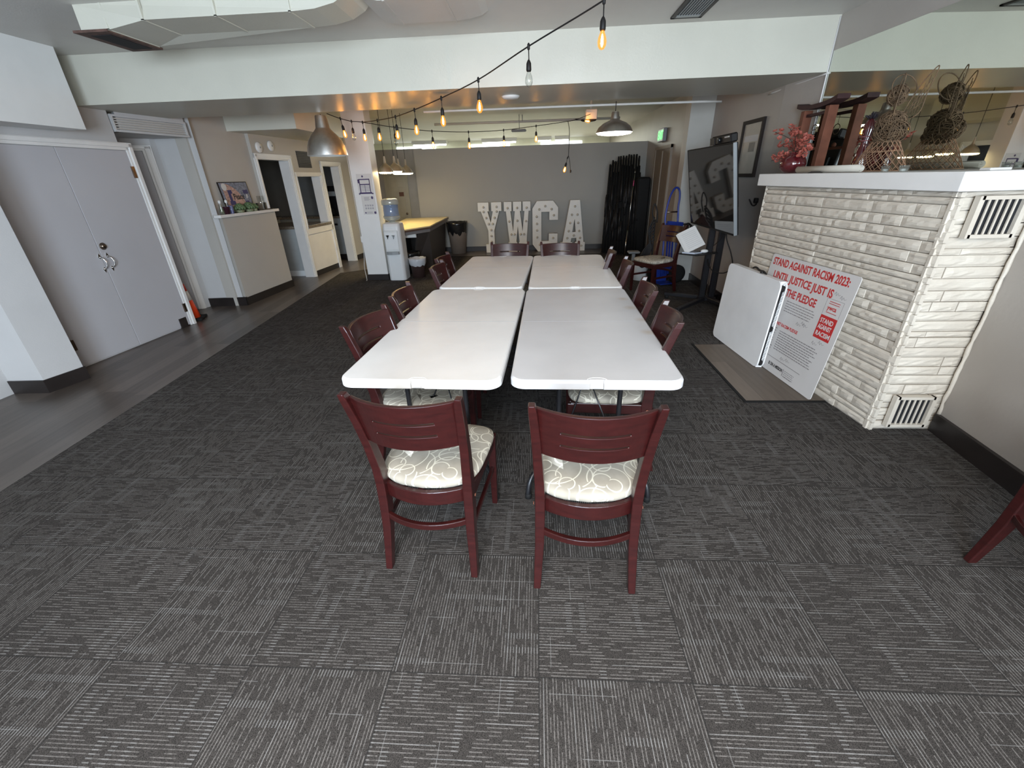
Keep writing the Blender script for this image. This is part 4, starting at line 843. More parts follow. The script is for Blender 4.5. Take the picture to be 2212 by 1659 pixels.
b = MB(); b.box(0.10, 0.22, TH/2+0.01, TH/2+0.075, 0.0, 0.006, TV); obj('bracket_plate', b, 'black_plastic', t)
b = MB(); b.lathe([(0.026, 0), (0.026, 0.02), (0.018, 0.024), (0.0, 0.022)], 16, (0, 0, 0), TV @ Matrix.Translation((0.36, TH/2+0.045, 0.0))); obj('camera_lens', b, 'screen', t)
b = MB(); b.box(0.48, 0.59, TH/2+0.055, TH/2+0.066, 0.0, 0.004, TV); obj('badge', b, 'paper', t)
b = MB(); b.tube(smooth_path([(2.03, 4.95, 1.02), (2.06, 5.0, 0.86), (2.13, 4.98, 0.70), (2.17, 4.98, 0.56), (2.13, 5.05, 0.47), (2.06, 5.2, 0.46), (2.05, 5.36, 0.52), (2.06, 5.42, 0.56)], 6), 0.006, 6); b.tube(smooth_path([(2.03, 5.0, 0.98), (2.06, 5.15, 0.83), (2.10, 5.42, 0.72)], 6), 0.004, 6)
tag(obj('power_cable', b, 'black_cord'), 'black cable looping down behind the television stand poles', 'cable')
b = MB(); b.tube(smooth_path([(2.16, 4.86, 1.25), (2.22, 4.9, 1.19), (2.30, 5.0, 1.19), (2.335, 5.07, 1.225)], 6), 0.007, 6); b.box(2.31, 2.345, 5.05, 5.10, 1.20, 1.25, None, 0.006)
tag(obj('wall_plug', b, 'black_cord'), 'black plug and short lead on the side wall behind the television', 'plug')
b = MB(); b.box(2.02, 2.10, 4.735, 4.775, 0.98, 1.44, Matrix.Identity(4), 0.006); bb = MB(); bb.box(-0.02, 0.02, -0.22, 0.22, -0.075, -0.048, TV @ Matrix.Translation((TW/2-0.09, 0.05, 0)), 0.004)
t = thing('media_box', 'narrow black media box fixed behind the edge of the television', 'box', tuple(TV @ Vector((TW/2-0.09, 0.05, -0.06)))); obj('box_body', bb, 'black_plastic', t)
b = MB(); b.box(-0.008, 0.012, -0.185, -0.165, -0.05, -0.046, TV @ Matrix.Translation((TW/2-0.09, 0.05, 0))); obj('status_light', b, 'paper', t)
# papers on the stand shelf
PM = frame((1.80, 5.40, 0.645), (0.74, 0.0, 0.36), (0.26, 0.35, 0.62))
t = thing('paper_stack', 'white printed packet propped upright on the television stand shelf', 'papers', (1.85, 5.42, 0.64))
b = MB()
for k in range(5): b.box(-0.005*k, 0.215-0.005*k, 0.003*k, 0.28, -0.004-0.004*k, -0.0015-0.004*k, PM)
obj('sheets', b, 'paper', t)
b = MB()
for k in range(9): b.box(0.03, 0.19, 0.04+k*0.024, 0.046+k*0.024, -0.0016, -0.0008, PM)
obj('print_lines', b, plain('faint_print', (0.5, 0.49, 0.49)), t)
b = MB(); b.prism([(1.74, 5.42), (1.86, 5.33), (1.97, 5.40), (1.84, 5.50)], 0.638, 0.650); tag(obj('notepad', b, plain('pale_blue_paper', (0.5, 0.55, 0.64))), 'pale blue notepad lying on the television stand shelf', 'notepad')
b = MB(); b.ball((1.995, 5.40, 0.660), 0.03, 14, 8, (1.5, 1.0, 0.7)); tag(obj('remote_puck', b, 'white'), 'small white rounded gadget beside the notepad on the stand shelf', 'gadget')
# ================================================================== BLUE HAND TRUCK, PAIL, CABLE, CHAIR SURROUNDINGS
t = thing('hand_truck', 'blue tubular hand truck with black wheels parked by the pillar', 'hand truck', (2.02, 6.68, 0))
HM = frame((1.865, 6.60, 0.06), (0.75, 0.18, 0), (0.11, 0.14, 1.0))
b = MB()
pts = [(0.0, 0.05, 0), (0.0, 0.80, 0), (0.01, 0.98, 0), (0.05, 1.15, 0), (0.10, 1.245, 0), (0.15, 1.27, 0), (0.19, 1.23, 0), (0.20, 1.14, 0), (0.19, 1.0, 0), (0.20, 0.80, 0), (0.20, 0.05, 0)]
b.tube(smooth_path([HM @ Vector(p) for p in pts], 5), 0.0135, 8); obj('frame', b, 'blue', t)
b = MB(); b.tube([HM @ Vector((0.0, 0.95, 0)), HM @ Vector((0.19, 0.95, 0))], 0.011, 8); obj('cross_bar', b, 'bronze', t)
b = MB()
for x in (0.06, 0.10, 0.14): b.box(x-0.012, x+0.012, 0.08, 0.74, -0.005, 0.005, HM)
b.box(-0.01, 0.21, 0.70, 0.80, -0.008, 0.008, HM); b.box(-0.01, 0.21, 0.12, 0.20, -0.008, 0.008, HM); obj('back_slats', b, 'blue', t)
b = MB(); b.box(-0.08, 0.14, 0.0, 0.012, 0.0, 0.20, frame((1.84, 6.64, 0.02), (0.97, 0.23, 0), (0, 0, 1))); b.box(-0.06, 0.12, 0.0, 0.24, -0.01, 0.0, frame((1.84, 6.64, 0.02), (0.97, 0.23, 0), (0, 0, 1))); obj('toe_plate', b, 'blue', t)
for c in ((2.10, 6.66, 0.135), (1.80, 6.74, 0.135)):
    m = frame(c, (1, 0, 0), (0, 0, 1)) @ Matrix.Rotation(R_(12), 4, 'Y')
    b = MB(); b.lathe([(0.065, -0.035), (0.112, -0.04), (0.13, -0.02), (0.13, 0.02), (0.112, 0.04), (0.065, 0.035)], 24, (0, 0, 0), m); wh = obj('wheel', b, 'rubber', t)
    b = MB(); b.lathe([(0.0, -0.03), (0.068, -0.03), (0.068, 0.03), (0.03, 0.022), (0.03, 0.034), (0.0, 0.034)], 20, (0, 0, 0), m); obj('hub', b, 'grey_plastic', wh)
b = MB(); b.hexa([HM @ Vector(p) for p in ((0.02, 0.66, 0.02), (0.24, 0.70, 0.02), (0.26, 0.80, 0.02), (0.02, 0.83, 0.02))], [HM @ Vector(p) for p in ((0.02, 0.66, 0.06), (0.24, 0.70, 0.06), (0.26, 0.80, 0.06), (0.02, 0.83, 0.06))]); b.hexa([HM @ Vector(p) for p in ((0.01, 0.56, 0.02), (0.10, 0.60, 0.02), (0.17, 0.72, 0.02), (0.01, 0.72, 0.02))], [HM @ Vector(p) for p in ((0.01, 0.56, 0.05), (0.10, 0.60, 0.05), (0.17, 0.72, 0.05), (0.01, 0.72, 0.05))])
tag(obj('blue_strap', b, 'blue'), 'bright blue folded strap hung over the hand truck', 'strap')
b = MB(); rr = random.Random(3)
for k, (cx, cy, r) in enumerate(((0.30, 0.73, 0.055), (0.36, 0.71, 0.06), (0.33, 0.74, 0.05))): b.tube([HM @ Vector((cx+r*math.cos(a*PI/9), cy+r*0.9*math.sin(a*PI/9), 0.03+0.012*k)) for a in range(18)], 0.009, 6, closed=True)
tag(obj('cable_coil', b, 'black_cord'), 'coiled black cable hooked on the handle side of the hand truck', 'cable')
b = MB()
for k in range(7): b.tube(smooth_path([(1.66+0.006*k, 6.58, 0.95-0.05*k), (1.60+0.004*k, 6.60, 0.78-0.03*k), (1.63+0.006*k, 6.58, 0.62-0.012*k), (1.56+0.01*k, 6.60, 0.50-0.02*k), (1.50+0.012*k, 6.62, 0.34), (1.56+0.01*k, 6.60, 0.25+0.01*k), (1.66, 6.6, 0.32)], 5), 0.011, 6)
b.tube(smooth_path([(1.66, 6.58, 0.90), (1.62, 6.58, 1.02), (1.64, 6.58, 1.13), (1.69, 6.58, 1.02), (1.70, 6.58, 0.88)], 5), 0.009, 6); b.tube([(1.70, 6.62, 0.0), (1.67, 6.58, 0.92)], 0.012, 6)
tag(obj('cable_bundle', b, 'black_cord'), 'tall tangled bundle of black cable standing left of the hand truck', 'cable')
t = thing('plastic_pail', 'white lidded pail standing behind the lone chair', 'pail', (1.62, 6.92, 0.004))
b = MB(); b.lathe([(0.12, 0.0), (0.135, 0.26), (0.14, 0.27)], 24); obj('pail_body', b, 'white', t, world=False)
b = MB(); b.lathe([(0.147, 0.25), (0.147, 0.275), (0.0, 0.28)], 24); obj('lid', b, 'cooler', t, world=False)
b = MB(); b.box(1.53, 1.72, 7.5, 7.66, 0.30, 0.335, None, 0.01); b.box(1.60, 1.65, 7.55, 7.6, 0.004, 0.30); b.box(1.56, 1.69, 7.52, 7.64, 0.004, 0.02)
tag(obj('step_stool', b, 'grey_plastic'), 'small pale round topped stool behind the lone chair', 'stool')
# ================================================================== BLACK FOLDED STANDS LEANING IN THE CORNER
rnd = random.Random(12); first = None
BL = ['black folded pole stand leaning in the dark bundle by the back wall']
for k in range(24):
    u = k/23.0; row = k % 2
    t = thing('folded_stand', BL[0], 'pole', (0, 0, 0), 0, 'bundle of black folded stands by the back wall')
    xb = 1.36 + 0.62*u; xt = 1.47 + 0.565*u; yb = 9.45 - 0.30*u + 0.10*row; h = 1.66 + 0.13*math.sin(min(1, u*1.6)*PI*0.55) + rnd.uniform(-0.03, 0.05); yt = 9.80 - 0.12*u + 0.10*row
    t.location = (xb, yb, 0.004)
    b = MB(); b.tube([(xb, yb, 0.02), (xt, yt, h)], 0.017, 8); obj('pole', b, 'rubber', t)
    b = MB(); b.tube([(xb+0.02, yb-0.05, 0.03), (xt+0.012, yt-0.035, h-rnd.uniform(0.1, 0.25))], 0.016, 8); obj('inner_pole', b, 'rubber', t)
    for q in range(3):
        z0 = rnd.uniform(0.25, 1.1); f0, f1 = z0/h, (z0+rnd.uniform(0.25, 0.5))/h; f1 = min(f1, 0.97); dx = rnd.uniform(-0.02, 0.02)
        b = MB(); p0 = Vector((xb, yb, 0)).lerp(Vector((xt, yt, h)), f0); p1 = Vector((xb, yb, 0)).lerp(Vector((xt, yt, h)), f1)
        b.tube([p0+Vector((dx, -0.055, 0)), p1+Vector((dx, -0.05, 0))], rnd.uniform(0.018, 0.030), 6); obj('folded_leg', b, 'black_plastic', t)
    b = MB(); b.lathe([(0.016, -0.02), (0.018, 0.0), (0.016, 0.03), (0.0, 0.034)], 10, (xt, yt, h)); obj('end_cap', b, 'rubber', t)
    b = MB(); b.box(xb-0.03, xb+0.03, yb-0.09, yb+0.03, 0.0, 0.03, None, 0.008); obj('foot', b, 'rubber', t)
b = MB(); b.tube([(1.775, 9.02, 0.5), (1.865, 9.24, 1.52)], 0.007, 8); b.tube([(1.865, 9.24, 1.52), (1.868, 9.25, 1.56)], 0.011, 8); b.tube([(1.73, 8.92, 0.02), (1.775, 9.02, 0.5)], 0.010, 8)
t = thing('silver_pole', 'thin silver pole with a pink band standing in the black bundle', 'pole', (1.73, 8.92, 0)); obj('pole', b, 'chrome', t)
b = MB(); b.tube([(1.845, 9.19, 1.30), (1.855, 9.215, 1.40)], 0.011, 8); obj('pink_band', b, plain('pink_tape', (0.35, 0.05, 0.12)), t)
b = MB(); b.box(1.95, 2.20, 9.3, 9.9, 0.0, 1.45, None, 0.03); tag(obj('padded_case', b, 'rubber'), 'tall black padded case standing between the bundle and the tan door', 'case')
# ================================================================== MARQUEE LETTERS
def letter(name, label, x0, w, loops, bulbs, y=10.0, depth=0.14, yaw=0.0):
    t = thing('marquee_letter', label, 'letter', (x0, y, 0), yaw, 'white marquee letters on the floor')
    H_ = 1.045
    sh = MB(); tri = bpy.data.curves.new('outline', 'CURVE'); tri.dimensions = '2D'; tri.fill_mode = 'BOTH'; tri.extrude = depth/2
    for lp in loops:
        s_ = tri.splines.new('POLY'); s_.points.add(len(lp)-1); s_.use_cyclic_u = True
        for p, (x, z) in zip(s_.points, lp): p.co = (x*w, z*H_, 0, 1)
    o = bpy.data.objects.new('outline', tri); C.objects.link(o); bpy.context.view_layer.update()
    me = bpy.data.meshes.new_from_object(o.evaluated_get(bpy.context.evaluated_depsgraph_get())); bpy.data.objects.remove(o)
    me.transform(Matrix(((1, 0, 0, 0), (0, 0, 1, 0), (0, 1, 0, 0), (0, 0, 0, 1)))); me.materials.append(M['letter']); me.flip_normals()
    f = bpy.data.objects.new('letter_body', me); C.objects.link(f); f.parent = t
    for x, z in bulbs:
        m = Matrix.Translation((x*w, -depth/2, z*H_)) @ Matrix.Rotation(PI/2, 4, 'X')
        b = MB(); b.lathe([(0.026, 0.0), (0.026, 0.004), (0.014, 0.006), (0.016, 0.014), (0.021, 0.028), (0.017, 0.042), (0.0, 0.05)], 12, (0, 0, 0), m); obj('globe_bulb', b, 'bulb_off', t, world=False)
    return t
YL = [[(0.0, 1), (0.46, 1), (0.46, 0.83), (0.40, 0.83), (0.52, 0.60), (0.63, 0.83), (0.57, 0.83), (0.57, 1), (1.0, 1), (1.0, 0.83), (0.90, 0.83), (0.66, 0.45), (0.66, 0.17), (0.72, 0.17), (0.72, 0), (0.28, 0), (0.28, 0.17), (0.40, 0.17), (0.40, 0.45), (0.12, 0.83), (0.0, 0.83)]]
letter('Y', 'white marquee letter Y with round bulbs, beside the black lined bin', -1.305, 0.515, YL, [(0.24, 0.91), (0.24, 0.82), (0.80, 0.91), (0.80, 0.82), (0.34, 0.70), (0.70, 0.70), (0.44, 0.58), (0.61, 0.58), (0.53, 0.46), (0.53, 0.34), (0.53, 0.22), (0.53, 0.09)])
WL_ = [[(0.0, 1), (0.29, 1), (0.29, 0.82), (0.24, 0.82), (0.325, 0.42), (0.41, 0.82), (0.345, 0.82), (0.345, 1), (0.655, 1), (0.655, 0.82), (0.60, 0.82), (0.69, 0.42), (0.775, 0.82), (0.71, 0.82), (0.71, 1), (1.0, 1), (1.0, 0.82), (0.93, 0.82), (0.84, 0.20), (0.88, 0.20), (0.88, 0.0), (0.54, 0.0), (0.54, 0.20), (0.57, 0.20), (0.51, 0.52), (0.44, 0.20), (0.48, 0.20), (0.48, 0.0), (0.14, 0.0), (0.14, 0.20), (0.18, 0.20), (0.07, 0.82), (0.0, 0.82)]]
letter('W', 'white marquee letter W with round bulbs, second of the four letters', -0.735, 0.575, WL_, [(0.14, 0.88), (0.5, 0.88), (0.86, 0.88), (0.19, 0.62), (0.5, 0.63), (0.83, 0.62), (0.26, 0.36), (0.38, 0.36), (0.62, 0.36), (0.75, 0.36), (0.31, 0.10), (0.71, 0.10)])
CL = [[(0.18, 1), (0.80, 1), (1.0, 0.87), (1.0, 0.63), (0.66, 0.63), (0.66, 0.79), (0.35, 0.79), (0.35, 0.21), (0.65, 0.21), (0.65, 0.36), (0.99, 0.36), (0.99, 0.12), (0.80, 0), (0.22, 0), (0.0, 0.15), (0.0, 0.86)]]
letter('C', 'white marquee letter C with faceted corners, third of the four letters', -0.118, 0.555, CL, [(0.5, 0.90), (0.27, 0.84), (0.75, 0.84), (0.84, 0.72), (0.17, 0.70), (0.18, 0.56), (0.18, 0.43), (0.18, 0.29), (0.29, 0.14), (0.5, 0.09), (0.74, 0.13), (0.82, 0.27)])
AL = [[(0.36, 1), (0.74, 1), (0.94, 0.18), (1.0, 0.18), (1.0, 0), (0.60, 0), (0.60, 0.18), (0.66, 0.18), (0.64, 0.26), (0.44, 0.26), (0.42, 0.18), (0.48, 0.18), (0.48, 0), (0.0, 0), (0.0, 0.18), (0.09, 0.18)], [(0.47, 0.38), (0.61, 0.38), (0.55, 0.64)]]
letter('A', 'white marquee letter A with round bulbs, nearest the black bundle', 0.50, 0.54, AL, [(0.55, 0.88), (0.44, 0.72), (0.66, 0.72), (0.38, 0.56), (0.70, 0.56), (0.33, 0.40), (0.75, 0.40), (0.28, 0.26), (0.54, 0.31), (0.80, 0.26), (0.20, 0.10), (0.86, 0.10)])
# ================================================================== PICTURE, EXIT SIGN, CEILING ITEMS
A, L = along((2.349, 5.755), (2.349, 5.255))
t = thing('framed_picture', 'dark framed print on the side wall above the television', 'picture', (2.34, 5.5, 1.73))
b = MB(); plate(b, A, 0, 0.035, 1.45, 2.01, 0.0, 0.025); plate(b, A, L-0.035, L, 1.45, 2.01, 0.0, 0.025); plate(b, A, 0.035, L-0.035, 1.45, 1.485, 0.0, 0.025); plate(b, A, 0.035, L-0.035, 1.975, 2.01, 0.0, 0.025); obj('frame', b, 'frame_black', t)
b = MB(); plate(b, A, 0.03, L-0.03, 1.48, 1.98, 0.0, 0.008); pr = obj('print', b, 'print', t)
b = MB(); plate(b, A, 0.22, 0.36, 1.70, 1.79, 0.008, 0.0095); obj('print_figure', b, 'print_dark', pr)
b = MB(); plate(b, A, 0.07, 0.40, 1.80, 1.86, 0.008, 0.009); obj('print_band', b, 'paper', pr)
t = thing('exit_sign', 'small green lit exit sign above the tan door beyond the pillar', 'sign', (2.27, 9.0, 2.13))
b = MB(); b.box(2.21, 2.275, 8.80, 9.17, 2.02, 2.23, None, 0.01); obj('sign_box', b, 'grey_plastic', t)
text_mesh('sign_lettering', 'EXIT', 0.19, 'exit_green', t, frame((2.206, 9.15, 2.06), (0, -1, 0), (0, 0, 1)), 0.002, 0.004, 0.33)
t = thing('smoke_detector', 'white round flush fitting under the long ceiling beam', 'ceiling fitting', (-0.264, 4.955, 2.235))
b = MB(); b.lathe([(0.085, 0.0), (0.085, -0.008), (0.07, -0.022), (0.0, -0.028)], 28); obj('fitting_dome', b, 'white', t, world=False)
b = MB(); b.lathe([(0.088, 0.0), (0.088, -0.005), (0.08, -0.006)], 28); obj('fitting_rim', b, 'white', t, world=False)
t = thing('ceiling_vent', 'black slatted supply vent flush in the ceiling at the top right', 'vent', (1.155, 4.05, 2.61))
b = MB(); xa, xb, ya, yb = 1.037, 1.275, 3.60, 4.305
for x0, x1, y0, y1 in ((xa, xa+0.03, ya, yb), (xb-0.03, xb, ya, yb), (xa, xb, ya, ya+0.03), (xa, xb, yb-0.03, yb)): b.box(x0, x1, y0, y1, 2.598, 2.612, None, 0.003)
obj('vent_frame', b, 'vent_dark', t)
b = MB(); b.box(xa+0.02, xb-0.02, ya+0.02, yb-0.02, 2.606, 2.6105); obj('vent_shade_panel', b, 'dark', t)  # dark sheet painted as the shade above the slats
b = MB()
for k in range(9): x = xa+0.04+k*(xb-xa-0.08)/8; b.box(x-0.003, x+0.003, ya+0.03, yb-0.06, 2.596, 2.607)
b.box(xa+0.03, xb-0.03, yb-0.075, yb-0.035, 2.597, 2.602); obj('vent_slats', b, 'grey_plastic', t)
# duct along the ceiling
t = thing('air_duct', 'boxed white air duct running under the ceiling with a rounded end', 'duct', (-2.0, 3.55, 2.61))
b = MB()
prof = [(-3.01, 2.475), (-2.81, 2.475), (-2.53, 2.505), (-1.55, 2.505), (-1.40, 2.512), (-1.27, 2.535), (-1.18, 2.575), (-1.14, 2.612)]
lo = []; 
for yy0, yy1 in ((3.36, 3.80),):
    pts = [(x, z) for x, z in prof] + [(-3.01, 2.612)]
    n = len(pts); vs = [(x, yy0 + (0.03 if x < -2.6 else 0.0), z) for x, z in pts] + [(x, yy1 - (0.0 if x < -2.6 else 0.12), z) for x, z in pts]
    b.add(vs, [list(range(n)), [n+i for i in range(n)][::-1]] + [(i, (i+1) % n, n+(i+1) % n, n+i) for i in range(n)])
obj('duct_body', b, 'beam', t)
b = MB()
for x, z in ((-2.82, 2.470), (-2.54, 2.500), (-2.05, 2.500), (-1.56, 2.500)):
    q = 0.03 if x < -2.6 else 0.0
    b = MB(); b.box(x-0.007, x+0.007, 3.352+q, 3.372+q, z+0.002, 2.612); b.box(x-0.007, x+0.007, 3.352+q, 3.805 if x < -2.6 else 3.685, z, z+0.008); obj('duct_flange', b, 'beam', t)
b = MB(); b.box(-3.06, -2.82, 3.375, 3.84, 2.462, 2.476); gr = obj('register', b, 'rust', t)
b = MB(); b.box(-3.0, -2.86, 3.44, 3.78, 2.459, 2.463); obj('register_shade_panel', b, 'dark', gr)  # dark sheet painted as shade inside the register, nothing is cut open
t = thing('air_duct', 'shallow white duct section with a curved end, right of the boxed duct', 'duct', (-0.7, 3.7, 2.61))
b = MB(); pts = [(-1.14, 2.612), (-1.12, 2.575), (-1.02, 2.560), (-0.62, 2.560), (-0.50, 2.566), (-0.40, 2.585), (-0.35, 2.612)]; n = len(pts)
vs = [(x, 3.45, z) for x, z in pts] + [(x, 3.92, z) for x, z in pts]; b.add(vs, [list(range(n)), [n+i for i in range(n)][::-1]] + [(i, (i+1) % n, n+(i+1) % n, n+i) for i in range(n)]); obj('duct_body', b, 'ceiling', t)
for x in (-0.99, -0.60):
    b = MB(); b.box(x, x+0.014, 3.45, 3.925, 2.556, 2.562); obj('duct_flange', b, 'ceiling', t)
for pth, r, lab in (([(-1.3, 5.66, 2.221), (-0.85, 5.66, 2.221), (0.72, 5.70, 2.222), (1.82, 5.76, 2.222), (2.06, 5.80, 2.22)], 0.012, 'long painted conduit under the back edge of the ceiling beam'), ([(-2.04, 9.7, 2.5), (-0.58, 9.75, 2.5), (0.35, 9.78, 2.5), (1.6, 9.8, 2.5)], 0.022, 'painted conduit hung below the ceiling near the back partition')):
    b = MB(); b.tube(pth, r, 10); tag(obj('conduit', b, 'ceiling'), lab, 'pipe')
b = MB(); b.tube([(-0.30, 9.74, 2.61), (-0.30, 9.74, 2.5)], 0.008, 6); b.box(-0.52, -0.22, 9.6, 9.75, 2.315, 2.36, None, 0.02); b.tube([(-0.36, 9.68, 2.61), (-0.36, 9.68, 2.36)], 0.006, 6); tag(obj('ceiling_hanger', b, 'grey_plastic'), 'grey bracket hanging on rods below the ceiling near the partition', 'bracket')
t = thing('ceiling_box', 'white box on a bracket under the ceiling at the end of the string lights', 'box', (0.87, 8.25, 2.4))
b = MB(); b.box(0.78, 0.965, 8.16, 8.34, 2.335, 2.475, None, 0.01); obj('box_body', b, 'white', t)
b = MB(); b.lathe([(0.0, -0.03), (0.075, -0.02), (0.095, 0.0)], 20, (0.875, 8.25, 2.335)); obj('box_lens', b, 'vent_dark', t)
b = MB(); b.tube([(0.87, 8.25, 2.47), (0.87, 8.25, 2.61)], 0.015, 8); obj('bracket', b, 'white', t)
for i, x in enumerate((-3.4, -1.2, 0.2, 0.75)):
    t = thing('tube_light', ['long lit fluorescent fitting in the hall beyond the partition, above the closet wall', 'long lit fluorescent fitting beyond the partition, above the letter Y', 'short lit fluorescent fitting beyond the partition, above the letter C', 'short lit fluorescent fitting beyond the partition, above the letter A'][i], 'light', (x, 15.2, 2.5), 0, 'fluorescent fittings in the hall beyond')
    l = 1.1 if i < 2 else 0.45
    b = MB(); b.box(x-l/2, x+l/2, 15.1, 15.3, 2.52, 2.61); obj('fitting_body', b, 'white', t)
    b = MB(); b.tube([(x-l/2+0.03, 15.2, 2.50), (x+l/2-0.03, 15.2, 2.50)], 0.02, 10); obj('tube', b, 'far_glow', t)
area('hall_light', (-1.0, 13.4, 2.5), (-1.0, 13.4, 0), 5.0, 2.0, 330.0, (0.95, 1.0, 0.90))
# fine conduit and junction on the right wall near the mirror
b = MB(); b.tube(smooth_path([(2.405, 4.43, 2.225), (2.37, 4.9, 2.215), (2.34, 5.3, 2.205)], 4), 0.008, 6); tag(obj('wall_cable', b, 'ceiling'), 'thin painted cable along the top of the side wall beside the mirror', 'cable')
# ================================================================== COLUMN, WATER COOLER, DESK, BINS
t = thing('wall_chart', 'white chart with a dark purple outlined table taped high on the column', 'poster', (-2.70, 7.19, 1.48))
b = MB(); b.box(-2.815, -2.575, 7.196, 7.199, 1.335, 1.635); obj('sheet', b, 'paper', t)
b = MB(); xa, xb, y0, y1 = -2.785, -2.615, 7.1935, 7.196
b.box(xa, xa+0.012, y0, y1, 1.375, 1.56); b.box(xb-0.012, xb, y0, y1, 1.375, 1.56); b.box(xa, xb, y0, y1, 1.55, 1.565); b.box(xa, xb, y0, y1, 1.478, 1.494); b.box(xa-0.015, xb+0.015, y0, y1, 1.352, 1.375); b.box(-2.703, -2.698, y0, y1, 1.375, 1.48)
for k in range(1, 5): b.box(xa, xb, y0, y1, 1.375+k*0.021, 1.379+k*0.021)
for x in (xa-0.02, xb+0.02): b.box(x-0.012, x+0.012, y0, y1, 1.345, 1.362)
b.box(-0.012, 0.012, -0.002, 0.001, -0.012, 0.012, Matrix.Translation((-2.72, 7.195, 1.60)) @ Matrix.Rotation(PI/4, 4, 'Y')); b.box(xa-0.02, xa, y0, y1, 1.505, 1.56)
obj('chart_lines', b, 'purple_ink', t)
t = thing('wall_notice', 'white notice with rows of small grey pictures below the chart on the column', 'poster', (-2.69, 7.19, 1.2))
b = MB(); b.box(-2.79, -2.575, 7.196, 7.199, 1.05, 1.325); obj('sheet', b, 'paper', t)
b = MB(); rnd = random.Random(9)
for k in range(5): b.box(-2.745, -2.745+rnd.uniform(0.07, 0.10), 7.1945, 7.196, 1.30-k*0.011, 1.306-k*0.011)
for r in range(2):
    for k in range(4): b.box(-2.75+k*0.037, -2.725+k*0.037, 7.1945, 7.196, 1.17-r*0.042, 1.195-r*0.042)
for k in range(3): b.box(-2.74, -2.64, 7.1945, 7.196, 1.085-k*0.012, 1.09-k*0.012)
obj('small_print', b, plain('faded_ink', (0.36, 0.35, 0.37)), t)
b = MB(); b.ball((-2.615, 7.195, 1.295), 0.018, 10, 6, (1, 0.05, 1.2)); b.ball((-2.60, 7.195, 1.075), 0.018, 10, 6, (1, 0.05, 1.1)); b.ball((-2.755, 7.195, 1.075), 0.012, 10, 6, (1, 0.05, 1)); obj('print_marks', b, 'purple_ink', t)
b = MB(); b.box(-2.925, -2.893, 7.21, 7.25, 0.62, 0.72, None, 0.006); b.tube([(-2.91, 7.205, 2.4), (-2.91, 7.205, 0.72)], 0.005, 6)
tag(obj('outlet_box', b, 'white'), 'white surface outlet box with its conduit on the left edge of the column', 'outlet')
b = MB(); b.tube(smooth_path([(-2.92, 7.24, 0.62), (-2.97, 7.35, 0.4), (-2.98, 7.30, 0.2), (-2.94, 7.22, 0.02), (-2.92, 7.15, 0.008)], 6), 0.005, 6); tag(obj('white_cord', b, 'white'), 'thin white cord trailing from the outlet box to the floor', 'cord')
t = thing('water_cooler', 'white floor standing water cooler with a clear bottle, beside the column', 'water cooler', (-2.375, 7.30, 0.004))
ol = [(x, y) for x, y in rounded_rect(0.29, 0.30, 0.05)]
def bulged(s_, bulge): return [(x*s_, y*s_ - (bulge*(1-(x/0.145)**2) if y < -0.09 else 0)) for x, y in ol]
b = MB(); skirt(b, [[(x, y, z) for x, y in bulged(s_, bl)] for s_, bl, z in ((0.98, 0.03, 0.0), (1.0, 0.03, 0.01), (1.0, 0.03, 0.40), (1.0, 0.03, 0.80), (0.98, 0.03, 0.86), (0.93, 0.02, 0.895), (0.7, 0.0, 0.915))]); obj('cabinet', b, 'cooler', t, world=False)
b = MB(); b.box(-0.118, 0.112, -0.186, -0.165, 0.43, 0.80, None, 0.008); pn = obj('front_panel', b, plain('cooler_panel', (0.62, 0.65, 0.65), 0.3), t, world=False)
b = MB(); b.box(-0.108, 0.102, -0.190, -0.18, 0.50, 0.775, None, 0.004); obj('panel_face', b, 'cooler', pn, world=False)
b = MB(); b.prism([(-0.112, -0.19), (-0.105, -0.215), (-0.06, -0.235), (0.0, -0.243), (0.055, -0.235), (0.095, -0.215), (0.105, -0.19)], 0.43, 0.475); obj('drip_tray', b, 'grey_plastic', t, world=False)
for x in (-0.05, 0.045):
    b = MB(); b.box(x-0.012, x+0.012, -0.225, -0.185, 0.70, 0.72, None, 0.004); b.tube([(x, -0.215, 0.705), (x, -0.215, 0.675)], 0.006, 8); b.box(x-0.02, x+0.02, -0.235, -0.19, 0.722, 0.732, None, 0.003); obj('tap', b, 'black_plastic' if x < 0 else 'grey_plastic', t, world=False)
b = MB(); b.lathe([(0.03, 0.89), (0.05, 0.93), (0.11, 0.95), (0.133, 0.975), (0.133, 1.01)], 28); bt = obj('bottle', b, 'bottle', t, world=False)
b = MB(); b.lathe([(0.128, 1.01), (0.120, 1.02), (0.120, 1.17), (0.128, 1.18)], 28); obj('water_band', b, 'water', bt, world=False)
b = MB(); b.lathe([(0.133, 1.18), (0.136, 1.19), (0.136, 1.235), (0.125, 1.255), (0.09, 1.268), (0.0, 1.262)], 28); obj('bottle_end', b, 'bottle', bt, world=False)
t = thing('counter_desk', 'angled counter desk with pale yellow wood top and dark front panel', 'desk', (-2.4, 8.6, 0))
tp = [(-2.75, 7.62), (-2.26, 7.50), (-1.945, 8.06), (-1.99, 10.02), (-2.88, 9.82), (-2.80, 8.85)]
def inset(p, d): c = (-2.4, 8.7); return [(x+(c[0]-x)*d, y+(c[1]-y)*d) for x, y in p]
b = MB(); b.prism(tp, 0.755, 0.775); obj('desktop', b, 'desk_top', t)
b = MB(); b.prism(inset(tp, -0.01), 0.728, 0.757); obj('top_edge', b, 'desk_edge', t)
b = MB(); b.prism(inset(tp, 0.03), 0.675, 0.728); obj('edge_moulding', b, 'desk_grey', t)
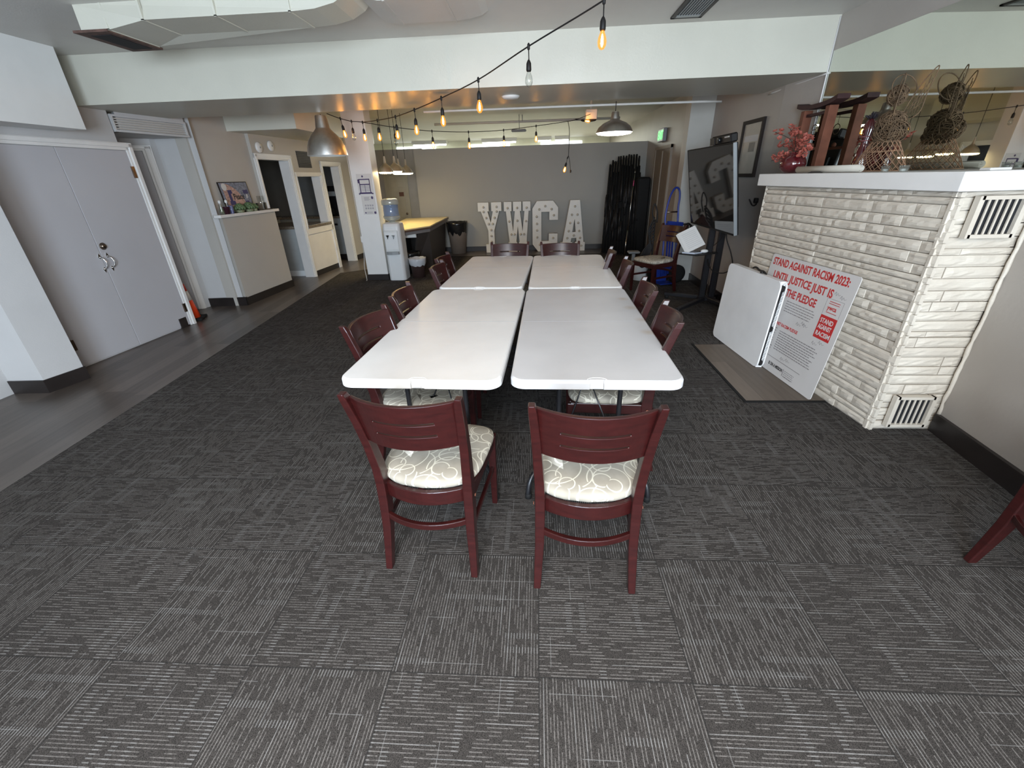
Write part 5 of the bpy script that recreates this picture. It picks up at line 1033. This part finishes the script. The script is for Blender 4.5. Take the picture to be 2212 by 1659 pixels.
b = MB(); b.hexa([(-2.30, 8.02, 0.004), (-2.02, 8.30, 0.004), (-2.07, 8.34, 0.004), (-2.35, 8.06, 0.004)], [(-2.12, 7.86, 0.675), (-1.99, 8.12, 0.675), (-2.04, 8.15, 0.675), (-2.17, 7.90, 0.675)]); b.hexa([(-2.02, 8.30, 0.004), (-2.06, 9.7, 0.004), (-2.10, 9.7, 0.004), (-2.07, 8.32, 0.004)], [(-1.99, 8.12, 0.675), (-2.03, 9.85, 0.675), (-2.08, 9.85, 0.675), (-2.04, 8.15, 0.675)]); b.box(-2.72, -2.66, 7.8, 9.7, 0.004, 0.675); b.box(-2.7, -2.1, 9.2, 9.25, 0.004, 0.675); obj('front_panel', b, 'desk_panel', t)
b = MB(); b.hexa([(-2.66, 7.70, 0.615), (-2.14, 7.76, 0.615), (-2.14, 7.79, 0.615), (-2.66, 7.73, 0.615)], [(-2.66, 7.68, 0.672), (-2.14, 7.74, 0.672), (-2.14, 7.79, 0.672), (-2.66, 7.73, 0.672)]); obj('apron', b, 'cooler', t)
def bin_(name, label, loc, r0, r1, h, bm, lm, lin, group=None, over=0.13):
    t = thing(name, label, 'bin', loc, 0, group)
    b = MB(); b.lathe([(r0, 0.0), (r1*0.985, h-0.01), (r1, h)], 28); b.f = b.f[:28*2+1]; b.mi = b.mi[:57]; b.sm = b.sm[:57]; obj('bin_body', b, bm, t, world=False)
    b = MB(); rr = random.Random(int(loc[0]*100)); n = 36; rings = []
    for k, (dr, z) in enumerate(((0.006, h-over), (0.014, h-over*0.6), (0.012, h-0.03), (0.012, h+0.008), (-0.006, h+0.006), (-0.02, h-0.10))):
        rings.append([((r0+(r1-r0)*min(1, z/h)+dr+rr.uniform(-0.003, 0.005))*math.cos(2*PI*i/n), (r0+(r1-r0)*min(1, z/h)+dr+rr.uniform(-0.003, 0.005))*math.sin(2*PI*i/n), z+(rr.uniform(-0.05, 0.03)*lin if k == 0 else rr.uniform(-0.006, 0.006))) for i in range(n)])
    vs = [p for r in rings for p in r]; b.add(vs, [(i*n+k, i*n+(k+1) % n, (i+1)*n+(k+1) % n, (i+1)*n+k) for i in range(len(rings)-1) for k in range(n)], True); obj('bin_liner', b, lm, t, world=False)
    return t
bin_('waste_bin', 'taupe round waste bin with a black bag folded over its rim, by the back wall', (-1.80, 9.97, 0.0), 0.165, 0.225, 0.66, 'bin_tan', 'bag_black', 1.4, None, 0.22)
bin_('waste_bin', 'small brown waste bin with a clear bag over its rim, beside the counter desk', (-2.065, 7.38, 0.004), 0.105, 0.135, 0.32, 'bin_brown', 'bag_white', 0.4, None, 0.11)
bin_('waste_bin', 'small black waste bin with a dark bag under the counter desk', (-2.30, 7.80, 0.004), 0.13, 0.16, 0.36, 'black_plastic', 'bag_black', 0.5, None, 0.15)
# ================================================================== CONE, EXTINGUISHER
t = thing('traffic_cone', 'orange traffic cone with a white collar beside the double doors', 'cone', (-4.41, 5.03, 0))
b = MB(); b.box(-0.13, 0.13, -0.12, 0.12, 0.0, 0.03, Matrix.Rotation(0.4, 4, 'Z'), 0.008)
for k in range(8): a = k*PI/4; b.box(-0.012, 0.012, -0.012, 0.012, 0.0, 0.035, Matrix.Translation((0.125*math.cos(a), 0.115*math.sin(a), 0)))
obj('cone_base', b, 'rubber', t, world=False)
b = MB(); b.lathe([(0.088, 0.028), (0.058, 0.25)], 24); obj('cone_body', b, 'orange', t, world=False)
b = MB(); b.lathe([(0.0585, 0.25), (0.0425, 0.365)], 24); obj('cone_collar', b, 'white', t, world=False)
b = MB(); b.lathe([(0.042, 0.365), (0.030, 0.45), (0.022, 0.452), (0.0, 0.44)], 24); obj('cone_tip', b, plain('cone_tip_red', (0.6, 0.05, 0.03)), t, world=False)
t = thing('fire_extinguisher', 'red fire extinguisher with a black hose hung in the door recess', 'fire extinguisher', (-4.46, 4.968, 1.0))
b = MB(); b.lathe([(0.0, 0.0), (0.045, 0.0), (0.05, 0.012), (0.05, 0.25), (0.04, 0.29), (0.018, 0.305), (0.016, 0.33)], 20); bd = obj('cylinder', b, 'red_paint', t, world=False)
b = MB(); b.lathe([(0.0505, 0.12), (0.0505, 0.22)], 20); obj('cylinder_label', b, 'paper', bd, world=False)
b = MB(); b.lathe([(0.052, 0.085), (0.052, 0.105)], 20); b.box(-0.055, -0.03, -0.05, 0.05, 0.06, 0.26); obj('wall_strap', b, 'black_plastic', t, world=False)
b = MB(); b.box(-0.012, 0.012, -0.06, 0.03, 0.335, 0.35, None, 0.004); b.box(-0.008, 0.008, -0.07, 0.0, 0.36, 0.37, None, 0.003); b.lathe([(0.014, 0.32), (0.014, 0.345)], 10); obj('trigger', b, 'black_metal', t, world=False)
b = MB(); b.tube(smooth_path([(0.01, 0.0, 0.338), (0.05, 0.02, 0.345), (0.072, 0.03, 0.29), (0.068, 0.03, 0.18), (0.06, 0.03, 0.09), (0.058, 0.03, 0.03)], 5), 0.010, 8); obj('hose', b, 'rubber', t, world=False)
b = MB(); b.lathe([(0.011, 0.0), (0.015, -0.09), (0.0, -0.09)], 10, (0.058, 0.03, 0.03)); obj('nozzle', b, 'rubber', t, world=False)
# ================================================================== LEDGE DECOR
Zs = 1.192
PE = frame((-4.150, 5.93, Zs), (0.045, 0.52, 0), (-0.040, 0.0, 0.38)); pw, ph = 0.535, 0.385
t = thing('peace_board', 'square collage board lettered Peace standing on the white ledge', 'sign', (-4.15, 6.2, Zs))
b = MB(); b.box(0, pw, 0, ph, -0.014, 0.0, PE); bd = obj('board', b, 'frame_black', t)
def patch(name, pts, mat, o=0.001):
    mb = MB(); mb.prism(pts, 0.0002, o, PE); return obj(name, mb, mat, t)
patch('print_field', [(0.01, 0.01), (pw-0.01, 0.01), (pw-0.01, ph-0.01), (0.01, ph-0.01)], 'sky_print', 0.0008)
arc = [(0.05+0.36*math.cos(a), 0.02+0.35*math.sin(a)) for a in [k*PI/2/12 for k in range(13)]] + [(0.05, 0.02)]
patch('rose_arc', arc, 'rose_print', 0.0014); patch('moss_patch', [(0.12, 0.01), (0.42, 0.01), (0.36, 0.09), (0.2, 0.10)], 'moss', 0.002)
patch('pale_disc', [(0.085+0.045*math.cos(k*PI/8), 0.325+0.045*math.sin(k*PI/8)) for k in range(16)], 'paper', 0.0022)
for pts in ([(0.10, 0.10), (0.20, 0.10), (0.20, 0.15), (0.165, 0.15), (0.165, 0.24), (0.195, 0.24), (0.195, 0.285), (0.12, 0.285), (0.12, 0.15), (0.10, 0.15)], [(0.40, 0.09), (0.47, 0.09), (0.47, 0.14), (0.40, 0.14)], [(0.41, 0.23), (0.505, 0.23), (0.505, 0.28), (0.41, 0.28)]): patch('navy_shape', pts, 'navy', 0.0026)
patch('white_mark', [(0.44, 0.17), (0.455, 0.17), (0.475, 0.215), (0.455, 0.225)], 'paper', 0.003)
text_mesh('peace_lettering', 'Peace', 0.105, 'black_ink', t, PE @ Matrix.Translation((0.195, 0.165, 0.0028)), 0.0008, 0.002, 0.20)
def vase(label, x, y, kind):
    t = thing('bud_vase', label, 'vase', (x, y, Zs)); 
    b = MB(); b.lathe([(0.025, 0.0), (0.03, 0.01), (0.03, 0.04), (0.022, 0.09), (0.026, 0.12)], 16); obj('glass', b, 'clear_glass', t, world=False)
    b = MB()
    for k in range(9): a = k*2.4; b.ball((0.012*math.cos(a), 0.012*math.sin(a), 0.02+0.006*k), 0.011, 8, 6)
    obj('filling', b, kind, t, world=False)
    b = MB(); b.ball((0, 0, 0.15), 0.018, 10, 8, (1, 1, 1.3)); b.tube([(0, 0, 0.06), (0, 0, 0.14)], 0.004, 6); obj('stopper', b, 'white', t, world=False)
vase('small clear bottle with a white top at the near end of the ledge', -4.10, 5.735, 'moss'); vase('small clear bottle of yellow buds with a white top beside the Peace board', -4.125, 5.90, 'desk_top')
t = thing('flower_pot', 'small dark plum pot on the near end of the ledge', 'pot', (-4.085, 5.81, Zs)); b = MB(); b.lathe([(0.034, 0.0), (0.043, 0.085), (0.046, 0.09), (0.04, 0.09), (0.03, 0.07)], 20); obj('pot_body', b, plain('plum_glaze', (0.04, 0.012, 0.02), 0.3), t, world=False)
b = MB(); b.lathe([(0.036, 0.07), (0.0, 0.075)], 16); obj('soil', b, 'dark', t, world=False)
t = thing('glass_tumbler', 'cobalt tinted tumbler with white dots on the ledge', 'glass', (-4.083, 5.90, Zs)); b = MB(); b.lathe([(0.026, 0.0), (0.030, 0.10)], 20); obj('tumbler', b, plain('cobalt_tint', (0.12, 0.14, 0.30), 0.15), t, world=False)
b = MB()
for k in range(6): b.ball((0.022, -0.022, 0.012+k*0.015), 0.0045, 8, 6)
obj('white_dots', b, 'paper', t, world=False)
def succulent(label, x, y, s_, seed):
    t = thing('succulent', label, 'plant', (x, y, Zs)); rr = random.Random(seed)
    b = MB(); b.lathe([(0.035*s_, 0.0), (0.045*s_, 0.03), (0.04*s_, 0.034)], 18); obj('dish', b, 'moss', t, world=False)
    b = MB()
    for k in range(34):
        a = k*2.4; r = 0.055*s_*math.sqrt(k/34); el = 1-k/40; b.ball((r*math.cos(a), r*math.sin(a), 0.04+0.05*s_*el), 0.014*s_, 7, 5, (1, 1, 1.5))
    obj('leaves', b, 'green_leaf', t, world=False)
succulent('round yellowish succulent in a dish in front of the Peace board', -4.075, 6.07, 1.15, 2); succulent('spreading grey green succulent at the far end of the Peace board', -4.07, 6.27, 1.25, 4); succulent('low grey green succulent next to the black candle holder', -4.065, 6.38, 0.9, 6)
t = thing('candle_holder', 'pair of black posts with a clear glass at the far end of the ledge', 'candle holder', (-4.06, 6.58, Zs))
b = MB(); b.box(-0.03, 0.03, -0.13, 0.20, 0.0, 0.012); b.box(-0.012, 0.012, -0.13, -0.095, 0.0, 0.10); b.box(-0.012, 0.012, 0.05, 0.08, 0.0, 0.10); obj('holder', b, 'black_metal', t, world=False)
b = MB(); b.lathe([(0.035, 0.012), (0.04, 0.19)], 20, (0, -0.02, 0)); obj('glass', b, 'clear_glass', t, world=False)
b = MB(); b.lathe([(0.005, 0.012), (0.004, 0.19), (0.0, 0.195)], 8, (0, 0.02, 0)); obj('taper', b, 'white', t, world=False)
# ================================================================== MANTEL DECOR
Zm = 1.4875
t = thing('flower_vase', 'round dark red glazed vase of coral blossoms on the far end of the mantel', 'vase', (2.10, 4.07, Zm))
b = MB(); b.lathe([(0.0, 0.0), (0.045, 0.0), (0.085, 0.03), (0.098, 0.065), (0.088, 0.105), (0.055, 0.13), (0.035, 0.14), (0.04, 0.152), (0.033, 0.152), (0.028, 0.13)], 32); obj('vase_body', b, 'red_glaze', t, world=False)
rr = random.Random(8); stems = MB(); pet = MB()
for k in range(13):
    a = rr.uniform(0, 2*PI); l = rr.uniform(0.08, 0.33); h = rr.uniform(-0.06, 0.24)
    ex, ey, ez = 0.30*l*math.cos(a)-0.02, l*(0.8*math.sin(a)+0.12), 0.15+h*0.85
    p = smooth_path([(0, 0, 0.13), (ex*0.3, ey*0.3, 0.15+h*0.5), (ex, ey, ez)], 5); stems.tube(p, 0.0025, 5)
    for j in range(11):
        c = Vector(p[-1 - (j % 6)]) + Vector((rr.uniform(-0.032, 0.032), rr.uniform(-0.04, 0.04), rr.uniform(-0.03, 0.03)))
        q = Matrix.Translation(c) @ Matrix.Rotation(rr.uniform(0, 6.3), 4, 'Z') @ Matrix.Rotation(rr.uniform(-1.3, 1.3), 4, 'X')
        for m_ in range(5):
            an = m_*2*PI/5; d0, d1 = 0.003, 0.021; wd = 0.0095
            pp = [(d0*math.cos(an), d0*math.sin(an), 0), (0.6*d1*math.cos(an)-wd*math.sin(an), 0.6*d1*math.sin(an)+wd*math.cos(an), 0.006), (d1*math.cos(an), d1*math.sin(an), 0.009), (0.6*d1*math.cos(an)+wd*math.sin(an), 0.6*d1*math.sin(an)-wd*math.cos(an), 0.006)]
            pet.add([q @ Vector(x) for x in pp], [(0, 1, 2, 3)])
obj('stems', stems, 'stem', t, world=False); o = obj('blossoms', pet, 'petal', t, world=False); o.modifiers.new('solid', 'SOLIDIFY').thickness = 0.002
t = thing('gate_chime', 'small brown wooden gate with two posts and hanging rings on the mantel', 'ornament', (2.325, 4.27, Zm))
for y in (0.185, -0.165):
    b = MB(); b.hexa([(-0.045, y-0.03, 0.0), (0.03, y-0.03, 0.0), (0.03, y+0.025, 0.0), (-0.045, y+0.025, 0.0)], [(-0.04, y-0.03, 0.475), (0.03, y-0.03, 0.475), (0.03, y+0.025, 0.475), (-0.04, y+0.025, 0.475)]); obj('post', b, 'brown_wood', t, world=False, bevel=0.003)
b = MB(); zz = lambda q: 0.475 + 0.030*(abs(q)/0.28)**3
for k in range(12):
    y0, y1 = -0.28+0.56*k/12, -0.28+0.56*(k+1)/12
    b.hexa([(-0.05, y0, zz(y0)), (0.045, y0, zz(y0)), (0.045, y1, zz(y1)), (-0.05, y1, zz(y1))], [(-0.05, y0, zz(y0)+0.032), (0.045, y0, zz(y0)+0.032), (0.045, y1, zz(y1)+0.032), (-0.05, y1, zz(y1)+0.032)])
b.box(-0.02, 0.015, -0.16, 0.17, 0.425, 0.445); obj('lintel', b, 'purple_wood', t, world=False)
b = MB(); b.box(-0.045, 0.03, -0.20, 0.20, -0.0, 0.016); obj('foot_board', b, 'purple_wood', t, world=False)
b = MB(); b.tube([(-0.0, 0.02, 0.425), (-0.0, 0.02, 0.36)], 0.002, 5); b.tube([(0.0, 0.02+0.038*math.cos(a*PI/9), 0.322+0.038*math.sin(a*PI/9)) for a in range(18)], 0.0035, 6, closed=True); b.tube([(0.0, -0.018, 0.322), (0.0, 0.058, 0.322)], 0.003, 6); obj('chime_ring', b, 'bronze', t, world=False)
b = MB(); b.box(-0.01, 0.01, -0.10, 0.12, 0.17, 0.19); b.ball((0, 0.0, 0.205), 0.018, 10, 6); obj('perch', b, 'brown_wood', t, world=False)
# angel of twigs
t = thing('twig_angel', 'woven twig angel with wings, halo and a straw mesh skirt on the mantel', 'ornament', (2.295, 3.36, Zm)); rr = random.Random(21)
b = MB()
for k in range(19):
    for s_ in (-1, 1):
        a0 = 2*PI*k/19; pts = []
        for j in range(9):
            f = j/8; a = a0 + s_*1.5*f; r = 0.135*(1-f)**0.75 + 0.028; pts.append((r*0.68*math.cos(a), r*1.35*math.sin(a), 0.004+0.235*f))
        b.tube(pts, 0.0022, 4)
for z, r in ((0.005, 0.163), (0.12, 0.10)): b.tube([(r*0.68*math.cos(a*PI/12), r*1.35*math.sin(a*PI/12), z) for a in range(24)], 0.003, 5, closed=True)
obj('skirt', b, 'twig_light', t, world=False)
def tangle(mb, c, r, n, seed, rad=0.0022, pts=7):
    q = random.Random(seed)
    for _ in range(n):
        ax = Vector((q.gauss(0, 1), q.gauss(0, 1), q.gauss(0, 1))).normalized(); u = ax.orthogonal().normalized(); v = ax.cross(u); a0 = q.uniform(0, 6.3); k = q.uniform(0.75, 1.0); sp = q.uniform(2.0, 4.5)
        mb.tube([Vector(c) + Vector(((u*math.cos(a0+sp*i/pts)+v*math.sin(a0+sp*i/pts)).x*r[0]*k, (u*math.cos(a0+sp*i/pts)+v*math.sin(a0+sp*i/pts)).y*r[1]*k, (u*math.cos(a0+sp*i/pts)+v*math.sin(a0+sp*i/pts)).z*r[2]*k)) for i in range(pts+1)], rad, 4)
b = MB(); tangle(b, (0.0, 0.0, 0.285), (0.07, 0.105, 0.075), 110, 5, 0.0026); tangle(b, (0.0, -0.02, 0.23), (0.08, 0.13, 0.08), 90, 6, 0.0026); tangle(b, (0.0, 0.06, 0.20), (0.05, 0.06, 0.05), 18, 16); obj('bodice', b, 'twig', t, world=False)
b = MB(); tangle(b, (0.0, 0.015, 0.435), (0.05, 0.07, 0.062), 90, 9, 0.0028); obj('head', b, 'twig', t, world=False)
b = MB(); b.tube([(0.075*math.sin(a*PI/14)*1.0+0.03, 0.02+0.035*math.cos(a*PI/14), 0.475+0.085*math.cos(a*PI/14)*0.9+0.0) for a in range(28)], 0.0035, 6, closed=True); obj('halo', b, 'twig', t, world=False)
for s_ in (1, -1):
    b = MB(); y0, dy = (-0.03, -0.085) if s_ > 0 else (-0.02, -0.035); x0, dx = (0.04, 0.05) if s_ > 0 else (-0.03, -0.01)
    tip = Vector((x0+dx, y0+dy, 0.56 if s_ > 0 else 0.54)); rt = Vector((x0*0.6, y0, 0.30)); lowr = Vector((x0+dx*0.7, y0+dy*0.95, 0.33))
    b.tube(smooth_path([rt, rt.lerp(tip, 0.55)+Vector((0, 0.02, 0.02)), tip, tip+Vector((0, -0.012, -0.035)), tip.lerp(lowr, 0.55), lowr, lowr.lerp(rt, 0.6)-Vector((0, 0, 0.02)), rt], 6), 0.0032, 5)
    for k in range(1, 7): f = k/7; a = rt.lerp(tip, f); c = rt.lerp(lowr, f); b.tube([a, a.lerp(c, 0.5)+Vector((0, 0, 0.01)), c], 0.0018, 4)
    for k in range(1, 4): f = k/4; b.tube([rt, (tip*(1-f)+lowr*f)], 0.0018, 4)
    obj('wing', b, 'twig', t, world=False)
t = thing('red_figurine', 'slim dark red figurine with a dark feather tuft behind the twig angel', 'ornament', (2.36, 3.66, Zm))
b = MB(); b.lathe([(0.0, 0.0), (0.045, 0.0), (0.05, 0.02), (0.032, 0.14), (0.022, 0.20), (0.034, 0.26), (0.03, 0.31), (0.016, 0.335), (0.0, 0.34)], 20); obj('figure_body', b, 'red_glaze', t, world=False)
b = MB()
for z, r in ((0.20, 0.025), (0.225, 0.028)): b.tube([(r*math.cos(a*PI/8), r*math.sin(a*PI/8), z) for a in range(16)], 0.003, 5, closed=True)
obj('collar', b, plain('pink_band_paint', (0.35, 0.12, 0.13)), t, world=False)
b = MB()
for k in range(40): a = rr.uniform(0, 6.3); e = rr.uniform(0.4, 1.4); l = rr.uniform(0.03, 0.055); b.tube([(0, 0, 0.325), (l*math.cos(a)*math.cos(e), l*math.sin(a)*math.cos(e), 0.33+l*math.sin(e))], 0.0028, 4)
obj('feather_tuft', b, plain('dark_feather', (0.02, 0.015, 0.022)), t, world=False)
t = thing('paper_roll', 'cream rolled sheet lying along the front edge of the mantel', 'roll', (2.06, 3.52, Zm))
RM = frame((2.045, 3.86, Zm+0.024), (0.05, -0.70, 0), (0, 0, 1))
b = MB(); vs = []; fs = []; n = 40
for k in range(n+1):
    a = 4.4*PI*k/n; r = 0.008+0.016*k/n
    for x in (0, 0.66): vs.append(RM @ Vector((x, r*math.sin(a), r*math.cos(a))))
b.add(vs, [(2*k, 2*k+1, 2*k+3, 2*k+2) for k in range(n)], True); o = obj('rolled_sheet', b, plain('cream_paper', (0.50, 0.47, 0.41)), t); o.modifiers.new('solid', 'SOLIDIFY').thickness = 0.0012
b = MB(); b.prism([(0.16, -0.0245), (0.34, -0.0245), (0.30, -0.012), (0.20, -0.012)], 0.0246, 0.0252, RM); obj('dark_print', b, 'black_ink', t)
for k, (x, y, lab) in enumerate(((2.12, 3.03, 'small clear glass votive on the mantel, nearest the twig angel'), (2.16, 2.93, 'small clear glass votive on the mantel, second from the twig angel'), (2.10, 2.86, 'small clear glass votive on the mantel, farthest from the twig angel'))):
    t = thing('votive_glass', lab, 'glass', (x, y, Zm), 0, 'glass votives on the mantel'); b = MB(); b.lathe([(0.018, 0.0), (0.022, 0.03), (0.024, 0.034), (0.019, 0.03), (0.016, 0.006)], 16); obj('glass', b, 'clear_glass', t, world=False)
    b = MB(); b.lathe([(0.014, 0.004), (0.014, 0.016), (0.0, 0.017)], 12); obj('tealight', b, 'white', t, world=False)
b = MB(); b.box(2.20, 2.30, 2.44, 2.50, Zm, Zm+0.012, None, 0.003); tag(obj('folded_paper', b, 'paper'), 'small folded white paper on the camera end of the mantel', 'paper')
# ================================================================== KITCHEN SEEN THROUGH THE OPENINGS
t = thing('base_cabinet', 'white kitchen cabinet end seen through the first doorway below the hatch', 'cabinet', (-4.6, 8.05, 0))
b = MB(); b.prism([(-4.9, 7.66), (-4.215, 7.64), (-4.16, 8.48), (-4.9, 8.5)], 0.10, 0.815); obj('body', b, 'cab', t)
b = MB(); b.prism([(-4.9, 7.68), (-4.23, 7.66), (-4.18, 8.46), (-4.9, 8.48)], 0.0, 0.10); obj('toe_kick', b, 'cooler', t)
b = MB(); b.prism([(-4.95, 7.62), (-4.20, 7.60), (-4.15, 8.5), (-4.95, 8.52)], 0.815, 0.862); obj('stone_top', b, 'granite', t)
t = thing('base_cabinet', 'white kitchen cabinet with a drawer, seen through the second doorway', 'cabinet', (-4.5, 9.7, 0))
b = MB(); b.box(-6.38, -4.15, 9.50, 9.93, 0.10, 0.84); obj('body', b, 'cab', t)
for x0, x1 in ((-4.62, -4.17), (-5.1, -4.64)):
    b = MB(); b.box(x0, x1, 9.485, 9.50, 0.62, 0.82, None, 0.004); dr = obj('drawer', b, 'cab', t)
    b = MB(); b.box(x0+0.12, x1-0.12, 9.465, 9.487, 0.70, 0.735); obj('handle', b, 'black_metal', dr)
    b = MB(); b.box(x0, x1, 9.485, 9.50, 0.12, 0.61, None, 0.004); obj('door', b, 'cab', t)
b = MB(); b.box(-6.38, -4.13, 9.47, 9.95, 0.84, 0.885); obj('stone_top', b, 'granite', t)
b = MB(); b.box(-6.38, -4.17, 9.53, 9.93, 0.0, 0.10); obj('toe_kick', b, 'base', t)
t = thing('coffee_machine', 'black coffee machine with a pale display on the counter behind the second doorway', 'coffee machine', (-4.4, 9.7, 0.886))
b = MB(); b.box(-4.62, -4.20, 9.60, 9.92, 0.886, 1.46, None, 0.02); obj('machine_body', b, 'black_plastic', t)
b = MB(); b.box(-4.52, -4.27, 9.592, 9.60, 1.27, 1.36); obj('display', b, plain('pale_display', (0.45, 0.47, 0.48)), t)
b = MB(); b.lathe([(0.05, 0.0), (0.07, 0.03), (0.07, 0.12), (0.045, 0.16)], 18, (-4.36, 9.56, 0.887)); obj('carafe', b, 'clear_glass', t)
t = thing('sink_counter', 'dark kitchen counter with a sink along the inner wall behind the doorway', 'counter', (-5.8, 8.0, 0))
b = MB(); b.box(-6.38, -5.5, 6.1, 9.4, 0.0, 0.86); obj('body', b, 'cab', t)
b = MB(); b.box(-6.38, -5.46, 6.1, 9.42, 0.86, 0.90); obj('stone_top', b, 'granite', t)
b = MB(); b.box(-6.395, -6.37, 6.1, 9.4, 0.90, 1.12); obj('backsplash', b, 'dark', t)
t = thing('kitchen_tap', 'tall sprung chrome kitchen tap seen through the first doorway', 'tap', (-5.75, 9.2, 0.9))
b = MB(); b.lathe([(0.03, 0.0), (0.03, 0.03), (0.014, 0.04)], 14); b.tube(smooth_path([(0, 0, 0.03), (0, 0, 0.45), (0.0, 0, 0.75)], 4), 0.012, 8); obj('riser', b, 'chrome', t, world=False)
b = MB(); b.tube(smooth_path([(0, 0, 0.72), (0.0, -0.06, 0.82), (0, -0.22, 0.80), (0, -0.30, 0.62), (0, -0.18, 0.42), (0, -0.06, 0.34)], 6), 0.015, 8); obj('spray_hose', b, 'rubber', t, world=False)
b = MB(); b.tube(smooth_path([(0, 0, 0.18), (0, -0.15, 0.24), (0, -0.33, 0.22), (0, -0.36, 0.16)], 5), 0.011, 8); obj('spout', b, 'chrome', t, world=False)
b = MB(); b.box(-6.39, -6.27, 8.9, 9.2, 1.18, 1.55, None, 0.02); tag(obj('towel_dispenser', b, 'black_plastic'), 'black paper towel dispenser on the inner kitchen wall seen through the hatch', 'dispenser')
